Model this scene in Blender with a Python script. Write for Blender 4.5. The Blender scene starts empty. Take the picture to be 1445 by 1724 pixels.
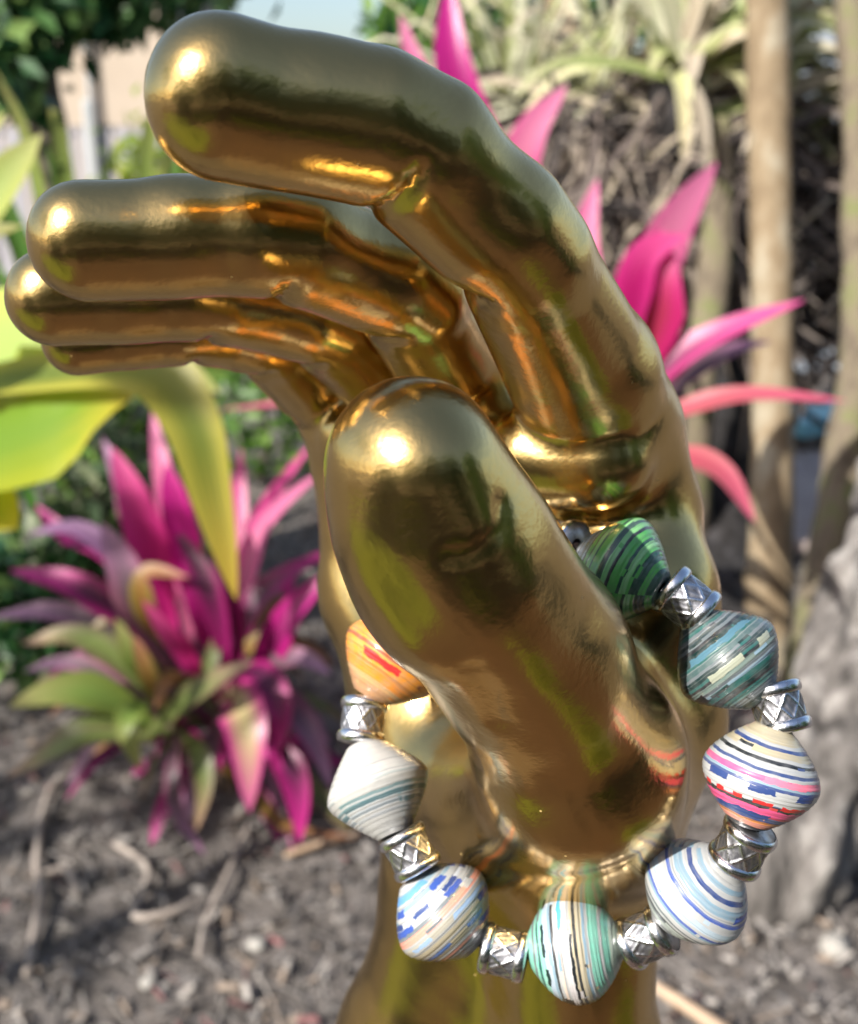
import bpy, bmesh, math, random
import numpy as np
from mathutils import Vector, Matrix, noise as mnoise

# ------------------------------------------------------------------ camera, sky, sun, exposure
random.seed(7)
rng = np.random.default_rng(7)
scene = bpy.context.scene
COL = scene.collection
FPX, CX, CY = 1882.0, 722.5, 862.0            # focal length and centre of the photograph in its own pixels
PITCH = math.radians(19.0)
CAM = Vector((0, 0, 1.0))
RIGHT = Vector((1, 0, 0))
UP = Vector((0, math.sin(PITCH), math.cos(PITCH)))
FWD = Vector((0, math.cos(PITCH), -math.sin(PITCH)))

cam_data = bpy.data.cameras.new('camera')
cam = bpy.data.objects.new('camera', cam_data)
COL.objects.link(cam)
cam.location = CAM
cam.rotation_euler = (math.pi / 2 - PITCH, 0, 0)
cam_data.sensor_fit = 'HORIZONTAL'
cam_data.sensor_width = 36.0
cam_data.lens = 36.0 * FPX / 1445.0
cam_data.clip_start = 0.01
cam_data.clip_end = 400
cam_data.dof.use_dof = True
cam_data.dof.focus_distance = 0.165
cam_data.dof.aperture_fstop = cam_data.lens / 1.95
scene.camera = cam

SUN_AZ, SUN_EL = math.radians(-133), math.radians(37)   # azimuth from +Y, clockwise: the sun stands to the left and behind the camera
sun_dir = Vector((math.sin(SUN_AZ) * math.cos(SUN_EL), math.cos(SUN_AZ) * math.cos(SUN_EL), math.sin(SUN_EL)))
world = bpy.data.worlds.new('World')
scene.world = world
world.use_nodes = True
wn = world.node_tree
sky = wn.nodes.new('ShaderNodeTexSky')
sky.sky_type = 'NISHITA'
sky.sun_disc = False
sky.sun_elevation = SUN_EL
sky.sun_rotation = SUN_AZ
sky.dust_density = 2.0
bg = wn.nodes['Background']
bg.inputs['Strength'].default_value = 0.11
wn.links.new(sky.outputs['Color'], bg.inputs['Color'])
sl = bpy.data.lights.new('sun', 'SUN')
sl.energy = 5.0
sl.angle = math.radians(0.5)
sl.color = (1.0, 0.95, 0.87)
sun = bpy.data.objects.new('sun', sl)
COL.objects.link(sun)
sun.rotation_euler = sun_dir.to_track_quat('Z', 'Y').to_euler()
scene.view_settings.view_transform = 'Standard'
scene.view_settings.look = 'None'
scene.view_settings.exposure = 0.78
scene.view_settings.gamma = 1.0
scene.view_settings.use_curve_mapping = False
try:
    scene.cycles.use_denoising = True
    scene.cycles.denoiser = 'OPENIMAGEDENOISE'
    scene.cycles.max_bounces = 10
    scene.cycles.glossy_bounces = 6
    scene.cycles.sample_clamp_indirect = 8
    scene.cycles.caustics_reflective = False
except Exception:
    pass


# ------------------------------------------------------------------ helpers
def at(px, py, D):
    """a point of the photograph at depth D (metres along the view axis) as a world point"""
    return CAM + RIGHT * ((px - CX) * D / FPX) + UP * ((CY - py) * D / FPX) + FWD * D


def ground_at(px, py, z=0.0):
    d = RIGHT * ((px - CX) / FPX) + UP * ((CY - py) / FPX) + FWD
    t = (z - CAM.z) / d.z
    return CAM + d * t


def tag(o, label=None, cat=None, group=None, kind=None):
    if label: o['label'] = label
    if cat: o['category'] = cat
    if group: o['group'] = group
    if kind: o['kind'] = kind
    return o


def empty(name, loc, label=None, cat=None, group=None):
    o = bpy.data.objects.new(name, None)
    COL.objects.link(o)
    o.location = loc
    o.empty_display_size = 0.02
    return tag(o, label, cat, group)


def mesh_obj(name, verts, faces, mat, parent=None, smooth=True, uvs=None, origin=None):
    """verts in world coordinates; origin: where the object's own origin goes"""
    if origin is None:
        origin = parent_loc(parent)
    ov = Vector(origin)
    me = bpy.data.meshes.new(name)
    me.from_pydata([tuple(Vector(v) - ov) for v in verts], [], [tuple(f) for f in faces])
    if uvs is not None:
        lay = me.uv_layers.new(name='UVMap')
        for l in me.loops:
            lay.data[l.index].uv = uvs[l.vertex_index]
    if smooth:
        me.polygons.foreach_set('use_smooth', [True] * len(me.polygons))
    for m in (mat if isinstance(mat, (list, tuple)) else [mat]):
        me.materials.append(m)
    me.update()
    o = bpy.data.objects.new(name, me)
    COL.objects.link(o)
    if parent is not None:
        o.parent = parent
        o.location = ov - parent_loc(parent)
    else:
        o.location = ov
    return o


def parent_loc(p):
    loc = Vector((0, 0, 0))
    while p is not None:
        loc += Vector(p.location)
        p = p.parent
    return loc


class NT:
    def __init__(self, name):
        self.m = bpy.data.materials.new(name)
        self.m.use_nodes = True
        self.t = self.m.node_tree
        self.b = self.t.nodes['Principled BSDF']
        self.out = self.t.nodes['Material Output']

    def n(self, typ, **kw):
        nd = self.t.nodes.new(typ)
        for k, v in kw.items():
            if k.startswith('i_'):
                nd.inputs[k[2:].replace('_', ' ')].default_value = v
            else:
                setattr(nd, k, v)
        return nd

    def l(self, a, b):
        self.t.links.new(a, b)

    def math(self, op, a, b=None, c=None):
        nd = self.t.nodes.new('ShaderNodeMath')
        nd.operation = op
        for i, v in enumerate((a, b, c)):
            if v is None: continue
            if isinstance(v, (int, float)): nd.inputs[i].default_value = v
            else: self.l(v, nd.inputs[i])
        return nd.outputs[0]

    def mix(self, fac, a, b, blend='MIX'):
        nd = self.t.nodes.new('ShaderNodeMix')
        nd.data_type = 'RGBA'
        nd.blend_type = blend
        for i, v in ((0, fac), (6, a), (7, b)):
            if isinstance(v, (int, float)): nd.inputs[i].default_value = v
            elif isinstance(v, (tuple, list)): nd.inputs[i].default_value = (*v[:3], 1)
            else: self.l(v, nd.inputs[i])
        return nd.outputs[2]

    def ramp(self, fac, stops, interp='LINEAR'):
        nd = self.t.nodes.new('ShaderNodeValToRGB')
        cr = nd.color_ramp
        cr.interpolation = interp
        while len(cr.elements) < len(stops): cr.elements.new(0.5)
        for e, (p, c) in zip(cr.elements, stops):
            e.position = p
            e.color = (*c[:3], 1) if len(c) >= 3 else (c[0],) * 3 + (1,)
        self.l(fac, nd.inputs[0])
        return nd.outputs[0]

    def noise(self, scale, detail=4, vec=None, rough=0.55, dist=0.0):
        nd = self.n('ShaderNodeTexNoise')
        nd.inputs['Scale'].default_value = scale
        nd.inputs['Detail'].default_value = detail
        nd.inputs['Roughness'].default_value = rough
        nd.inputs['Distortion'].default_value = dist
        if vec is not None: self.l(vec, nd.inputs['Vector'])
        return nd.outputs[0]

    def bump(self, h, strength=0.3, dist=0.01):
        nd = self.n('ShaderNodeBump')
        nd.inputs['Strength'].default_value = strength
        nd.inputs['Distance'].default_value = dist
        self.l(h, nd.inputs['Height'])
        self.l(nd.outputs[0], self.b.inputs['Normal'])
        return nd.outputs[0]

    def coord(self, which='Object'):
        return self.n('ShaderNodeTexCoord').outputs[which]


def stone_like(name, c1, c2, scale=30, rough=0.9, bump=0.4, dist=0.01, c3=None, stretch=None):
    k = NT(name)
    v = k.coord('Object')
    if stretch:
        mp = k.n('ShaderNodeMapping')
        mp.inputs['Scale'].default_value = stretch
        k.l(v, mp.inputs[0]); v = mp.outputs[0]
    f = k.noise(scale, 6, v)
    col = k.ramp(f, [(0.3, c1), (0.7, c2)] if c3 is None else [(0.28, c1), (0.5, c2), (0.72, c3)])
    k.l(col, k.b.inputs['Base Color'])
    k.b.inputs['Roughness'].default_value = rough
    k.bump(k.noise(scale * 2.2, 6, v), bump, dist)
    return k.m


def leaf_mat(name, mid, edge, tip, rough=0.35, trans=0.45, streak=0.5, trans_col=None, var=0.25, tip_at=0.75):
    """blade coloured along (uv v) and across (uv u), streaked, lit through from behind"""
    k = NT(name)
    uv = k.n('ShaderNodeUVMap').outputs[0]
    sx = k.n('ShaderNodeSeparateXYZ'); k.l(uv, sx.inputs[0])
    u, v = sx.outputs[0], sx.outputs[1]
    across = k.math('MULTIPLY', k.math('ABSOLUTE', k.math('SUBTRACT', u, 0.5)), 2.0)
    mp = k.n('ShaderNodeMapping'); mp.inputs['Scale'].default_value = (26, 1.4, 1); k.l(uv, mp.inputs[0])
    oi = k.n('ShaderNodeObjectInfo')
    nz = k.n('ShaderNodeTexNoise', noise_dimensions='4D')
    nz.inputs['Scale'].default_value = 1.0; nz.inputs['Detail'].default_value = 3
    k.l(mp.outputs[0], nz.inputs['Vector'])
    k.l(k.math('MULTIPLY', oi.outputs['Random'], 37.0), nz.inputs['W'])
    nzf = nz.outputs[0]
    e = k.math('ADD', across, k.math('MULTIPLY', k.math('SUBTRACT', nzf, 0.5), 2 * streak))
    c = k.mix(k.ramp(e, [(0.25, (0, 0, 0)), (0.85, (1, 1, 1))]), mid, edge)
    tipf = k.math('ADD', v, k.math('MULTIPLY', k.math('SUBTRACT', nzf, 0.5), 0.5))
    c = k.mix(k.ramp(tipf, [(tip_at - 0.25, (0, 0, 0)), (min(1, tip_at + 0.2), (1, 1, 1))]), c, tip)
    hsv = k.n('ShaderNodeHueSaturation')
    k.l(c, hsv.inputs['Color'])
    k.l(k.math('ADD', k.math('MULTIPLY', oi.outputs['Random'], 2 * var), 1 - var), hsv.inputs['Value'])
    c = hsv.outputs[0]
    k.l(c, k.b.inputs['Base Color'])
    k.b.inputs['Roughness'].default_value = rough
    k.bump(nzf, 0.25, 0.002)
    tr = k.n('ShaderNodeBsdfTranslucent')
    if trans_col is not None:
        c2 = k.mix(0.6, c, trans_col)
        k.l(c2, tr.inputs['Color'])
    else:
        k.l(c, tr.inputs['Color'])
    ms = k.n('ShaderNodeMixShader'); ms.inputs[0].default_value = trans
    k.l(k.b.outputs[0], ms.inputs[1]); k.l(tr.outputs[0], ms.inputs[2])
    k.l(ms.outputs[0], k.out.inputs['Surface'])
    return k.m


def spline(pts, n):
    """Catmull-Rom through the points, n samples; works on lists of Vectors or floats"""
    P = list(pts)
    res = []
    m = len(P) - 1
    for i in range(n):
        s = i / (n - 1) * m
        j = min(int(s), m - 1)
        t = s - j
        p1, p2 = P[j], P[j + 1]
        p0 = P[j - 1] if j > 0 else p1 * 2 - p2
        p3 = P[j + 2] if j + 2 <= m else p2 * 2 - p1
        res.append(0.5 * ((2 * p1) + (p2 - p0) * t + (2 * p0 - 5 * p1 + 4 * p2 - p3) * t * t + (3 * p1 - 3 * p2 - p0 + p3) * t ** 3))
    return res


def leaf_geo(pts, width, hint=None, fold=0.25, wave=0.0, n=14, shape='lance', twist=0.0):
    C = spline([Vector(p) for p in pts], n)
    verts, faces, uvs = [], [], []
    hint = Vector(hint) if hint is not None else (Vector((0, -0.55, 0.75)))
    ph = random.random() * 6
    for i, c in enumerate(C):
        t = i / (n - 1)
        tan = (C[min(i + 1, n - 1)] - C[max(i - 1, 0)]).normalized()
        h = hint
        if twist:
            h = Matrix.Rotation(twist * t, 3, tan) @ h
        side = tan.cross(h)
        if side.length < 1e-4: side = tan.cross(Vector((1, 0, 0.1)))
        side.normalize()
        nor = side.cross(tan).normalized()
        if shape == 'lance':
            w = width * min(1.0, (0.16 + 1.9 * t)) * (1 - t ** 2.6) ** 0.8 if t < 1 else 0
            w = max(w, width * 0.012)
        elif shape == 'strap':
            w = width * (1 - t ** 3) ** 0.7 if t < 1 else width * 0.02
        else:
            w = width * spline(list(shape), n)[i]
        for j, s in enumerate((-1, -0.55, 0, 0.55, 1)):
            wv = math.sin(t * 17 + ph + (1.7 if s > 0 else 0)) * wave * w * (abs(s) ** 2)
            verts.append(c + side * (s * w / 2) + nor * (abs(s) * fold * w / 2 + wv))
            uvs.append(((s + 1) / 2, t))
    for i in range(n - 1):
        for j in range(4):
            a = i * 5 + j
            faces.append((a, a + 1, a + 6, a + 5))
    return verts, faces, uvs


def leaf(parent, pts, width, mat, name='leaf', **kw):
    v, f, u = leaf_geo(pts, width, **kw)
    return mesh_obj(name, v, f, mat, parent, uvs=u)


def tube_geo(pts, radii, seg=12, n=24, rough=0.0, seed=0.0, knots=None, cap=True, lobes=0.0):
    C = spline([Vector(p) for p in pts], n)
    R = spline(list(radii), n)
    verts, faces = [], []
    prev = None
    for i, c in enumerate(C):
        tan = (C[min(i + 1, n - 1)] - C[max(i - 1, 0)]).normalized()
        if prev is None:
            a = tan.cross(Vector((0.3, 1, 0.2))).normalized()
        else:
            a = (prev - tan * prev.dot(tan)).normalized()
        prev = a
        b = tan.cross(a)
        for j in range(seg):
            th = 2 * math.pi * j / seg
            d = a * math.cos(th) + b * math.sin(th)
            r = R[i]
            if rough:
                r *= 1 + rough * mnoise.noise(Vector((c.x * 14 + d.x * 1.3 + seed, c.y * 14 + d.y * 1.3, c.z * 9)))
                r *= 1 + rough * 0.5 * mnoise.noise(Vector((c.x * 50 + d.x * 3 + seed, c.y * 50 + d.y * 3, c.z * 30)))
            if lobes:
                r *= 1 + lobes * math.sin(th * 7 + 3 * mnoise.noise(Vector((c.z * 4, seed, th)))) * (0.5 + mnoise.noise(Vector((c.z * 7, seed + 5, math.cos(th) * 2))))
            if knots:
                for kz in knots:
                    r *= 1 + 0.10 * math.exp(-((i / (n - 1) - kz) / 0.008) ** 2)
            verts.append(c + d * r)
    for i in range(n - 1):
        for j in range(seg):
            faces.append((i * seg + j, i * seg + (j + 1) % seg, (i + 1) * seg + (j + 1) % seg, (i + 1) * seg + j))
    if cap:
        faces.append(tuple(range(seg))[::-1])
        faces.append(tuple(range((n - 1) * seg, n * seg)))
    return verts, faces


def tube(name, pts, radii, mat, parent=None, origin=None, **kw):
    v, f = tube_geo(pts, radii, **kw)
    return mesh_obj(name, v, f, mat, parent, origin=origin)


def box_geo(c, sx, sy, sz, rot=None):
    vs = []
    for x in (-1, 1):
        for y in (-1, 1):
            for z in (-1, 1):
                p = Vector((x * sx / 2, y * sy / 2, z * sz / 2))
                if rot is not None: p = rot @ p
                vs.append(Vector(c) + p)
    fs = [(0, 1, 3, 2), (4, 6, 7, 5), (0, 4, 5, 1), (2, 3, 7, 6), (0, 2, 6, 4), (1, 5, 7, 3)]
    return vs, fs


def box(name, c, sx, sy, sz, mat, parent=None, rot=None, origin=None, bevel=0.0):
    v, f = box_geo(c, sx, sy, sz, rot)
    o = mesh_obj(name, v, f, mat, parent, smooth=False, origin=origin)
    if bevel:
        m = o.modifiers.new('bevel', 'BEVEL'); m.width = bevel; m.segments = 2
    return o


def merge(list_vf):
    V, F, U = [], [], []
    for it in list_vf:
        o = len(V)
        V += list(it[0]); F += [tuple(i + o for i in f) for f in it[1]]
        if len(it) > 2: U += list(it[2])
    return V, F, U


def scatter_leaves(name, blobs, count, size, mat, parent=None, origin=None, droop=0.3, aspect=2.2, seed=1, shell=0.5):
    """leaf-sized blades spread through the blobs (centre, radii): an uneven crown with gaps"""
    r = np.random.default_rng(seed)
    wts = np.array([b[1][0] * b[1][1] * b[1][2] for b in blobs]) ** 0.7
    wts /= wts.sum()
    idx = r.choice(len(blobs), count, p=wts)
    d = r.normal(size=(count, 3)); d /= np.linalg.norm(d, axis=1)[:, None]
    rad = (shell + (1 - shell) * r.random(count)) ** 1.0
    rad *= 1 + 0.22 * r.normal(size=count)
    cen = np.array([tuple(b[0]) for b in blobs])[idx]
    rr = np.array([b[1] for b in blobs])[idx]
    p = cen + d * rr * rad[:, None]
    L = size * (0.6 + 0.8 * r.random(count))
    ax = r.normal(size=(count, 3)); ax[:, 2] -= droop; ax /= np.linalg.norm(ax, axis=1)[:, None]
    up = d * 0.6 + r.normal(size=(count, 3)) * 0.5 + np.array([0, 0, 0.5])
    sd = np.cross(ax, up); sd /= np.linalg.norm(sd, axis=1)[:, None] + 1e-9
    W = (L / aspect)[:, None] / 2
    nr = np.cross(sd, ax)
    a = p
    b = p + ax * (L * 0.45)[:, None] + sd * W + nr * W * 0.35
    c = p + ax * L[:, None]
    e = p + ax * (L * 0.45)[:, None] - sd * W + nr * W * 0.35
    V = np.stack([a, b, c, e], 1).reshape(-1, 3)
    o0 = np.array(tuple(origin if origin is not None else parent_loc(parent)))
    me = bpy.data.meshes.new(name)
    me.vertices.add(count * 4); me.loops.add(count * 6); me.polygons.add(count * 2)
    me.vertices.foreach_set('co', (V - o0).astype(np.float32).ravel())
    base = np.arange(count)[:, None] * 4
    li = np.concatenate([base + 0, base + 1, base + 2, base + 0, base + 2, base + 3], 1).astype(np.int32)
    me.loops.foreach_set('vertex_index', li.ravel())
    me.polygons.foreach_set('loop_start', np.arange(0, count * 6, 3, dtype=np.int32))
    uvl = me.uv_layers.new(name='UVMap')
    uv1 = np.array([[.5, 0], [1, .45], [.5, 1], [.5, 0], [.5, 1], [0, .45]], np.float32)
    uvl.data.foreach_set('uv', np.tile(uv1, (count, 1)).ravel())
    at_ = me.attributes.new('shade', 'FLOAT', 'POINT')
    at_.data.foreach_set('value', np.repeat(r.random(count), 4).astype(np.float32))
    me.materials.append(mat)
    me.update(); me.validate()
    o = bpy.data.objects.new(name, me)
    COL.objects.link(o)
    if parent is not None:
        o.parent = parent
        o.location = Vector(o0) - parent_loc(parent)
    else:
        o.location = Vector(o0)
    return o


def foliage_mat(name, c1, c2, c3, trans=0.35, rough=0.4):
    k = NT(name)
    a = k.n('ShaderNodeAttribute', attribute_name='shade')
    c = k.ramp(a.outputs['Fac'], [(0.0, c1), (0.6, c2), (1.0, c3)])
    k.l(c, k.b.inputs['Base Color'])
    k.b.inputs['Roughness'].default_value = rough
    tr = k.n('ShaderNodeBsdfTranslucent'); k.l(c, tr.inputs['Color'])
    ms = k.n('ShaderNodeMixShader'); ms.inputs[0].default_value = trans
    k.l(k.b.outputs[0], ms.inputs[1]); k.l(tr.outputs[0], ms.inputs[2])
    k.l(ms.outputs[0], k.out.inputs['Surface'])
    return k.m

# ------------------------------------------------------------------ the setting
def terrain(x, y):
    return 0.012 * mnoise.noise(Vector((x * 6, y * 6, 0))) + 0.006 * mnoise.noise(Vector((x * 21, y * 21, 3)))


mulch = stone_like('mulch_soil', (0.04, 0.034, 0.030), (0.12, 0.104, 0.094), 24, 0.95, 0.8, 0.02, c3=(0.19, 0.17, 0.158))
pave = stone_like('paving', (0.36, 0.29, 0.27), (0.46, 0.38, 0.35), 9, 0.9, 0.2, 0.004)
k = NT('lawn_soil')
k.l(k.ramp(k.noise(5, 5, k.coord('Object')), [(0.3, (0.08, 0.12, 0.010)), (0.7, (0.18, 0.21, 0.020))]), k.b.inputs['Base Color'])
k.b.inputs['Roughness'].default_value = 0.9
lawnm = k.m
v, f = box_geo((0, 30, -0.30), 160, 160, 0.5)
mesh_obj('ground', v, f, mulch, smooth=False)['kind'] = 'structure'
# the planting bed: an uneven sheet of dark mulch
gx, gy = np.linspace(-4.5, 4.5, 110), np.linspace(0.05, 5.2, 80)
gv = [(x, y, terrain(x, y)) for y in gy for x in gx]
gf = [(j * 110 + i, j * 110 + i + 1, (j + 1) * 110 + i + 1, (j + 1) * 110 + i) for j in range(79) for i in range(109)]
mesh_obj('mulch_bed', gv, gf, mulch)['kind'] = 'structure'
def patch(name, cx, cy, rx, ry, z, mat, seed):
    vs = [(cx, cy, z)]
    for i in range(72):
        th = 2 * math.pi * i / 72
        q = 1 + .28 * mnoise.noise(Vector((math.cos(th) * 1.6 + seed, math.sin(th) * 1.6, 0))) + .12 * mnoise.noise(Vector((math.cos(th) * 6 + seed, math.sin(th) * 6, 0)))
        vs.append((cx + rx * q * math.cos(th), cy + ry * q * math.sin(th), z))
    o = mesh_obj(name, vs, [(0, 1 + i, 1 + (i + 1) % 72) for i in range(72)], mat, smooth=False)
    o['kind'] = 'structure'
    return o


brown = stone_like('brown_pavers', (0.040, 0.020, 0.013), (0.088, 0.046, 0.029), 7, 0.85, 0.4, 0.006)
pv, pf_ = box_geo((0, -2.55, -0.012), 11, 5.4, 0.05)
mesh_obj('patio', pv, pf_, brown, smooth=False)['kind'] = 'structure'
k = NT('dry_lawn')
k.l(k.ramp(k.noise(4, 6, k.coord('Object')), [(0.3, (0.085, 0.13, 0.012)), (0.7, (0.18, 0.215, 0.024))]), k.b.inputs['Base Color'])
k.b.inputs['Roughness'].default_value = 0.9
k.bump(k.noise(60, 4, k.coord('Object')), 0.8, 0.02)
cloverm = k.m
LAWNS = [(-1.85, -0.36, 1.45, .62, 1), (-0.85, -1.85, .62, .52, 4), (0.86, -1.5, .46, .42, 5), (0.80, -0.10, .30, .27, 9)]
for (cx, cy, rx, ry, sd) in LAWNS:
    patch('lawn', cx, cy, rx, ry, 0.022, cloverm if sd == 1 else lawnm, sd)
# a strip of pinkish paving in front of the fence
v, f = box_geo((1.75, 3.35, 0.012), 1.9, 1.55, 0.05)
mesh_obj('garden_path', v, f, pave, smooth=False)['kind'] = 'structure'

# chips, shreds and stones of the mulch: nobody could count them
chipm = []
for nm, c in (('chip_grey', (0.25, 0.23, 0.218)), ('chip_dark', (0.035, 0.03, 0.03)), ('chip_tan', (0.30, 0.235, 0.185)), ('chip_pale', (0.40, 0.365, 0.335)), ('chip_rose', (0.26, 0.12, 0.12))):
    chipm.append(stone_like(nm, tuple(q * 0.6 for q in c), c, 60, 0.9, 0.3, 0.003))
parts_v, parts_f, mats = [], [], []
r2 = random.Random(3)
for i in range(22000):
    y = 0.55 + 3.9 * r2.random() ** 1.5
    x = (r2.random() * 2 - 1) * (0.35 + 0.62 * y)
    L = 0.006 + 0.020 * r2.random() ** 2.4
    if r2.random() < 0.12: L *= 2.0
    if r2.random() < 0.16: L = 0.03 + 0.05 * r2.random()
    w = 0.0015 + 0.0015 * r2.random() if L > 0.03 else min(0.008, L * (0.15 + 0.4 * r2.random())); h = w * (0.3 + 0.5 * r2.random())
    rot = (Matrix.Rotation(r2.random() * 6.3, 3, 'Z') @ Matrix.Rotation(r2.gauss(0, 0.5), 3, 'Y') @ Matrix.Rotation(r2.random() * 6, 3, 'X'))
    vv, ff = box_geo((x, y, terrain(x, y) + h * 0.5 + 0.01 * r2.random()), L, w, h, rot)
    vv = [q + Vector((r2.gauss(0, 1), r2.gauss(0, 1), r2.gauss(0, 1))) * w * 0.12 for q in vv]
    o = len(parts_v); parts_v += vv
    parts_f += [tuple(q + o for q in g_) for g_ in ff]
    m = r2.choices(range(5), (42, 18, 16, 20, 5))[0]
    mats += [m] * 6
ch = mesh_obj('mulch_chips', parts_v, parts_f, chipm, smooth=False)
ch.data.polygons.foreach_set('material_index', mats)
ch['kind'] = 'stuff'

# blades of the lawn behind the camera
gm = foliage_mat('grass_blades', (0.07, 0.12, 0.008), (0.14, 0.19, 0.014), (0.24, 0.27, 0.025))
blobs = [((cx + .62 * rx * math.cos(a_) * q_, cy + .62 * ry * math.sin(a_) * q_, .03), (.36 * rx, .36 * ry, .03)) for (cx, cy, rx, ry, sd) in LAWNS[1:] for a_ in np.arange(0, 6.2, .8) for q_ in (.4, 1.0)]
scatter_leaves('grass', blobs, 9000, 0.06, gm, origin=(0, -1, 0), aspect=9, droop=-0.8, seed=5, shell=0.0)['kind'] = 'stuff'
# ------------------------------------------------------------------ fence, house, trees
fencem = stone_like('fence_boards', (0.22, 0.26, 0.32), (0.38, 0.42, 0.47), 5, 0.8, 0.3, 0.004, stretch=(8, 8, 0.5))
fence = empty('board_fence', (3.0, 4.65, 0), 'weathered blue grey board fence standing past the slender trunk', 'fence')
for i in range(24):
    x = 0.95 + i * 0.155
    hgt = 1.32 + 0.02 * r2.random()
    box('board', (x, 4.65 + 0.006 * (i % 2), hgt / 2 + 0.03), 0.143, 0.02, hgt, fencem, fence, bevel=0.003)
for z in (0.50, 1.15):
    box('rail', (2.75, 4.62, z), 3.8, 0.035, 0.08, fencem, fence, bevel=0.003)

wallm = stone_like('stucco', (0.42, 0.345, 0.27), (0.47, 0.39, 0.31), 3, 0.9, 0.15, 0.003)
roofm = stone_like('roof_tiles', (0.25, 0.22, 0.20), (0.33, 0.29, 0.26), 8, 0.8, 0.3, 0.01)
whitem = stone_like('white_paint', (0.34, 0.36, 0.37), (0.40, 0.41, 0.41), 4, 0.5, 0.05, 0.001)
k = NT('window_glass'); k.b.inputs['Base Color'].default_value = (0.05, 0.07, 0.08, 1); k.b.inputs['Roughness'].default_value = 0.05
glassm = k.m
HY = 11.5
house = empty('garden_house', (-4.6, HY, 0), 'beige stucco house seen through a gap in the dark tree', 'house')
box('wall', (-4.6, HY + 2.0, 1.3), 4.2, 4.0, 2.6, wallm, house)
rv = [(-6.9, HY - 0.4, 2.6), (-2.3, HY - 0.4, 2.6), (-2.3, HY + 4.4, 2.6), (-6.9, HY + 4.4, 2.6), (-6.9, HY + 2, 3.7), (-2.3, HY + 2, 3.7)]
mesh_obj('roof', rv, [(0, 1, 5, 4), (2, 3, 4, 5), (0, 4, 3), (1, 2, 5), (0, 3, 2, 1)], roofm, house, smooth=False)
tube('downpipe', [(-3.25, HY - 0.07, 0.02), (-3.25, HY - 0.07, 1.4), (-3.25, HY - 0.07, 2.6)], [0.03] * 3, whitem, house, seg=10, n=6)
wf = box('window', (-5.4, HY - 0.02, 1.5), 0.9, 0.08, 1.0, whitem, house)
box('pane', (-5.4, HY - 0.065, 1.5), 0.78, 0.02, 0.88, glassm, wf)

lowm = stone_like('grey_pickets', (0.26, 0.25, 0.27), (0.40, 0.39, 0.42), 5, 0.8, 0.2, 0.004, stretch=(6, 6, 0.5))
pf = empty('picket_fence', (-2.2, 8.0, 0), 'pale grey picket fence below the beige house', 'fence')
for i in range(30):
    box('picket', (-4.2 + i * 0.125, 8.0, 0.50), 0.10, 0.02, 0.98, lowm, pf)
for z in (0.3, 0.98):
    box('rail', (-2.4, 8.03, z), 3.9, 0.04, 0.07, roofm, pf)
box('fence_post', (-2.28, 7.96, 0.6), 0.08, 0.08, 1.15, whitem, pf, bevel=0.02)

bark = stone_like('tree_bark', (0.05, 0.04, 0.03), (0.16, 0.13, 0.11), 20, 0.95, 0.8, 0.01, stretch=(2, 2, 0.5))
dark_leaf = foliage_mat('dark_leaves', (0.012, 0.06, 0.02), (0.035, 0.12, 0.03), (0.22, 0.34, 0.10), 0.3)  # the palest tone paints sunlit highlights into some of the leaves
mid_leaf = foliage_mat('mid_leaves', (0.05, 0.13, 0.02), (0.10, 0.22, 0.03), (0.2, 0.32, 0.06), 0.4)
yel_leaf = foliage_mat('yellow_green_leaves', (0.14, 0.22, 0.02), (0.26, 0.34, 0.04), (0.42, 0.45, 0.10), 0.45)
grey_leaf = foliage_mat('grey_green_leaves', (0.06, 0.10, 0.05), (0.13, 0.18, 0.09), (0.3, 0.33, 0.2), 0.35)


def tree(base, trunk_pts, radii, blobs, n, size, mat, label, name='leafy_tree', group=None, seed=1, limbs=(), **kw):
    t = empty(name, base, label, 'tree', group)
    tk = tube('trunk', trunk_pts, radii, bark, t, rough=0.25, n=20)
    for lp in limbs:
        tube('limb', lp, [radii[-1] * 0.8, radii[-1] * 0.5, radii[-1] * 0.25], bark, tk, rough=0.2, n=10, seg=8)
    scatter_leaves('crown', blobs, n, size, mat, t, seed=seed, **kw)
    return t


# dark tree over the house, at the upper edge of the view
b = ground_at(62, 300)
T = at(70, 130, 4.6)
tree((T.x, T.y, 0), [(T.x + 0.02, T.y, -0.05), (T.x, T.y, 0.6), T, (T.x - 0.05, T.y, 1.75)], [0.10, 0.08, 0.07, 0.05],
     [(at(-60, 60, 4.5), (0.42, 0.4, 0.32)), (at(60, 15, 4.5), (0.32, 0.35, 0.16)), (at(200, -5, 4.6), (0.3, 0.3, 0.13)), (at(300, -40, 4.6), (0.22, 0.3, 0.16)), (at(30, -120, 4.6), (0.9, 0.7, 0.4)),
      (at(25, 140, 4.4), (0.14, 0.2, 0.16))],
     2300, 0.13, dark_leaf, 'dark green broadleaf tree overhanging the beige house', seed=11,
     limbs=[[T, at(150, 40, 4.6), at(290, -20, 4.6)], [T, at(20, 60, 4.6), at(-80, 0, 4.6)]])
# bright tree behind the pink tips
T = at(660, 150, 6.5)
tree((T.x, T.y, 0), [(T.x, T.y, -0.05), (T.x + .03, T.y, 0.7), (T.x, T.y, 1.3)], [0.09, 0.07, 0.05],
     [(at(680, 60, 6.5), (0.24, 0.3, 0.3)), (at(730, 170, 6.4), (0.34, 0.3, 0.3)), (at(640, 260, 6.4), (0.3, 0.3, 0.3)), (at(800, 90, 6.6), (0.4, 0.4, 0.45))],
     2600, 0.12, mid_leaf, 'bright green bushy tree rising behind the magenta leaf tips', seed=12)

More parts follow.
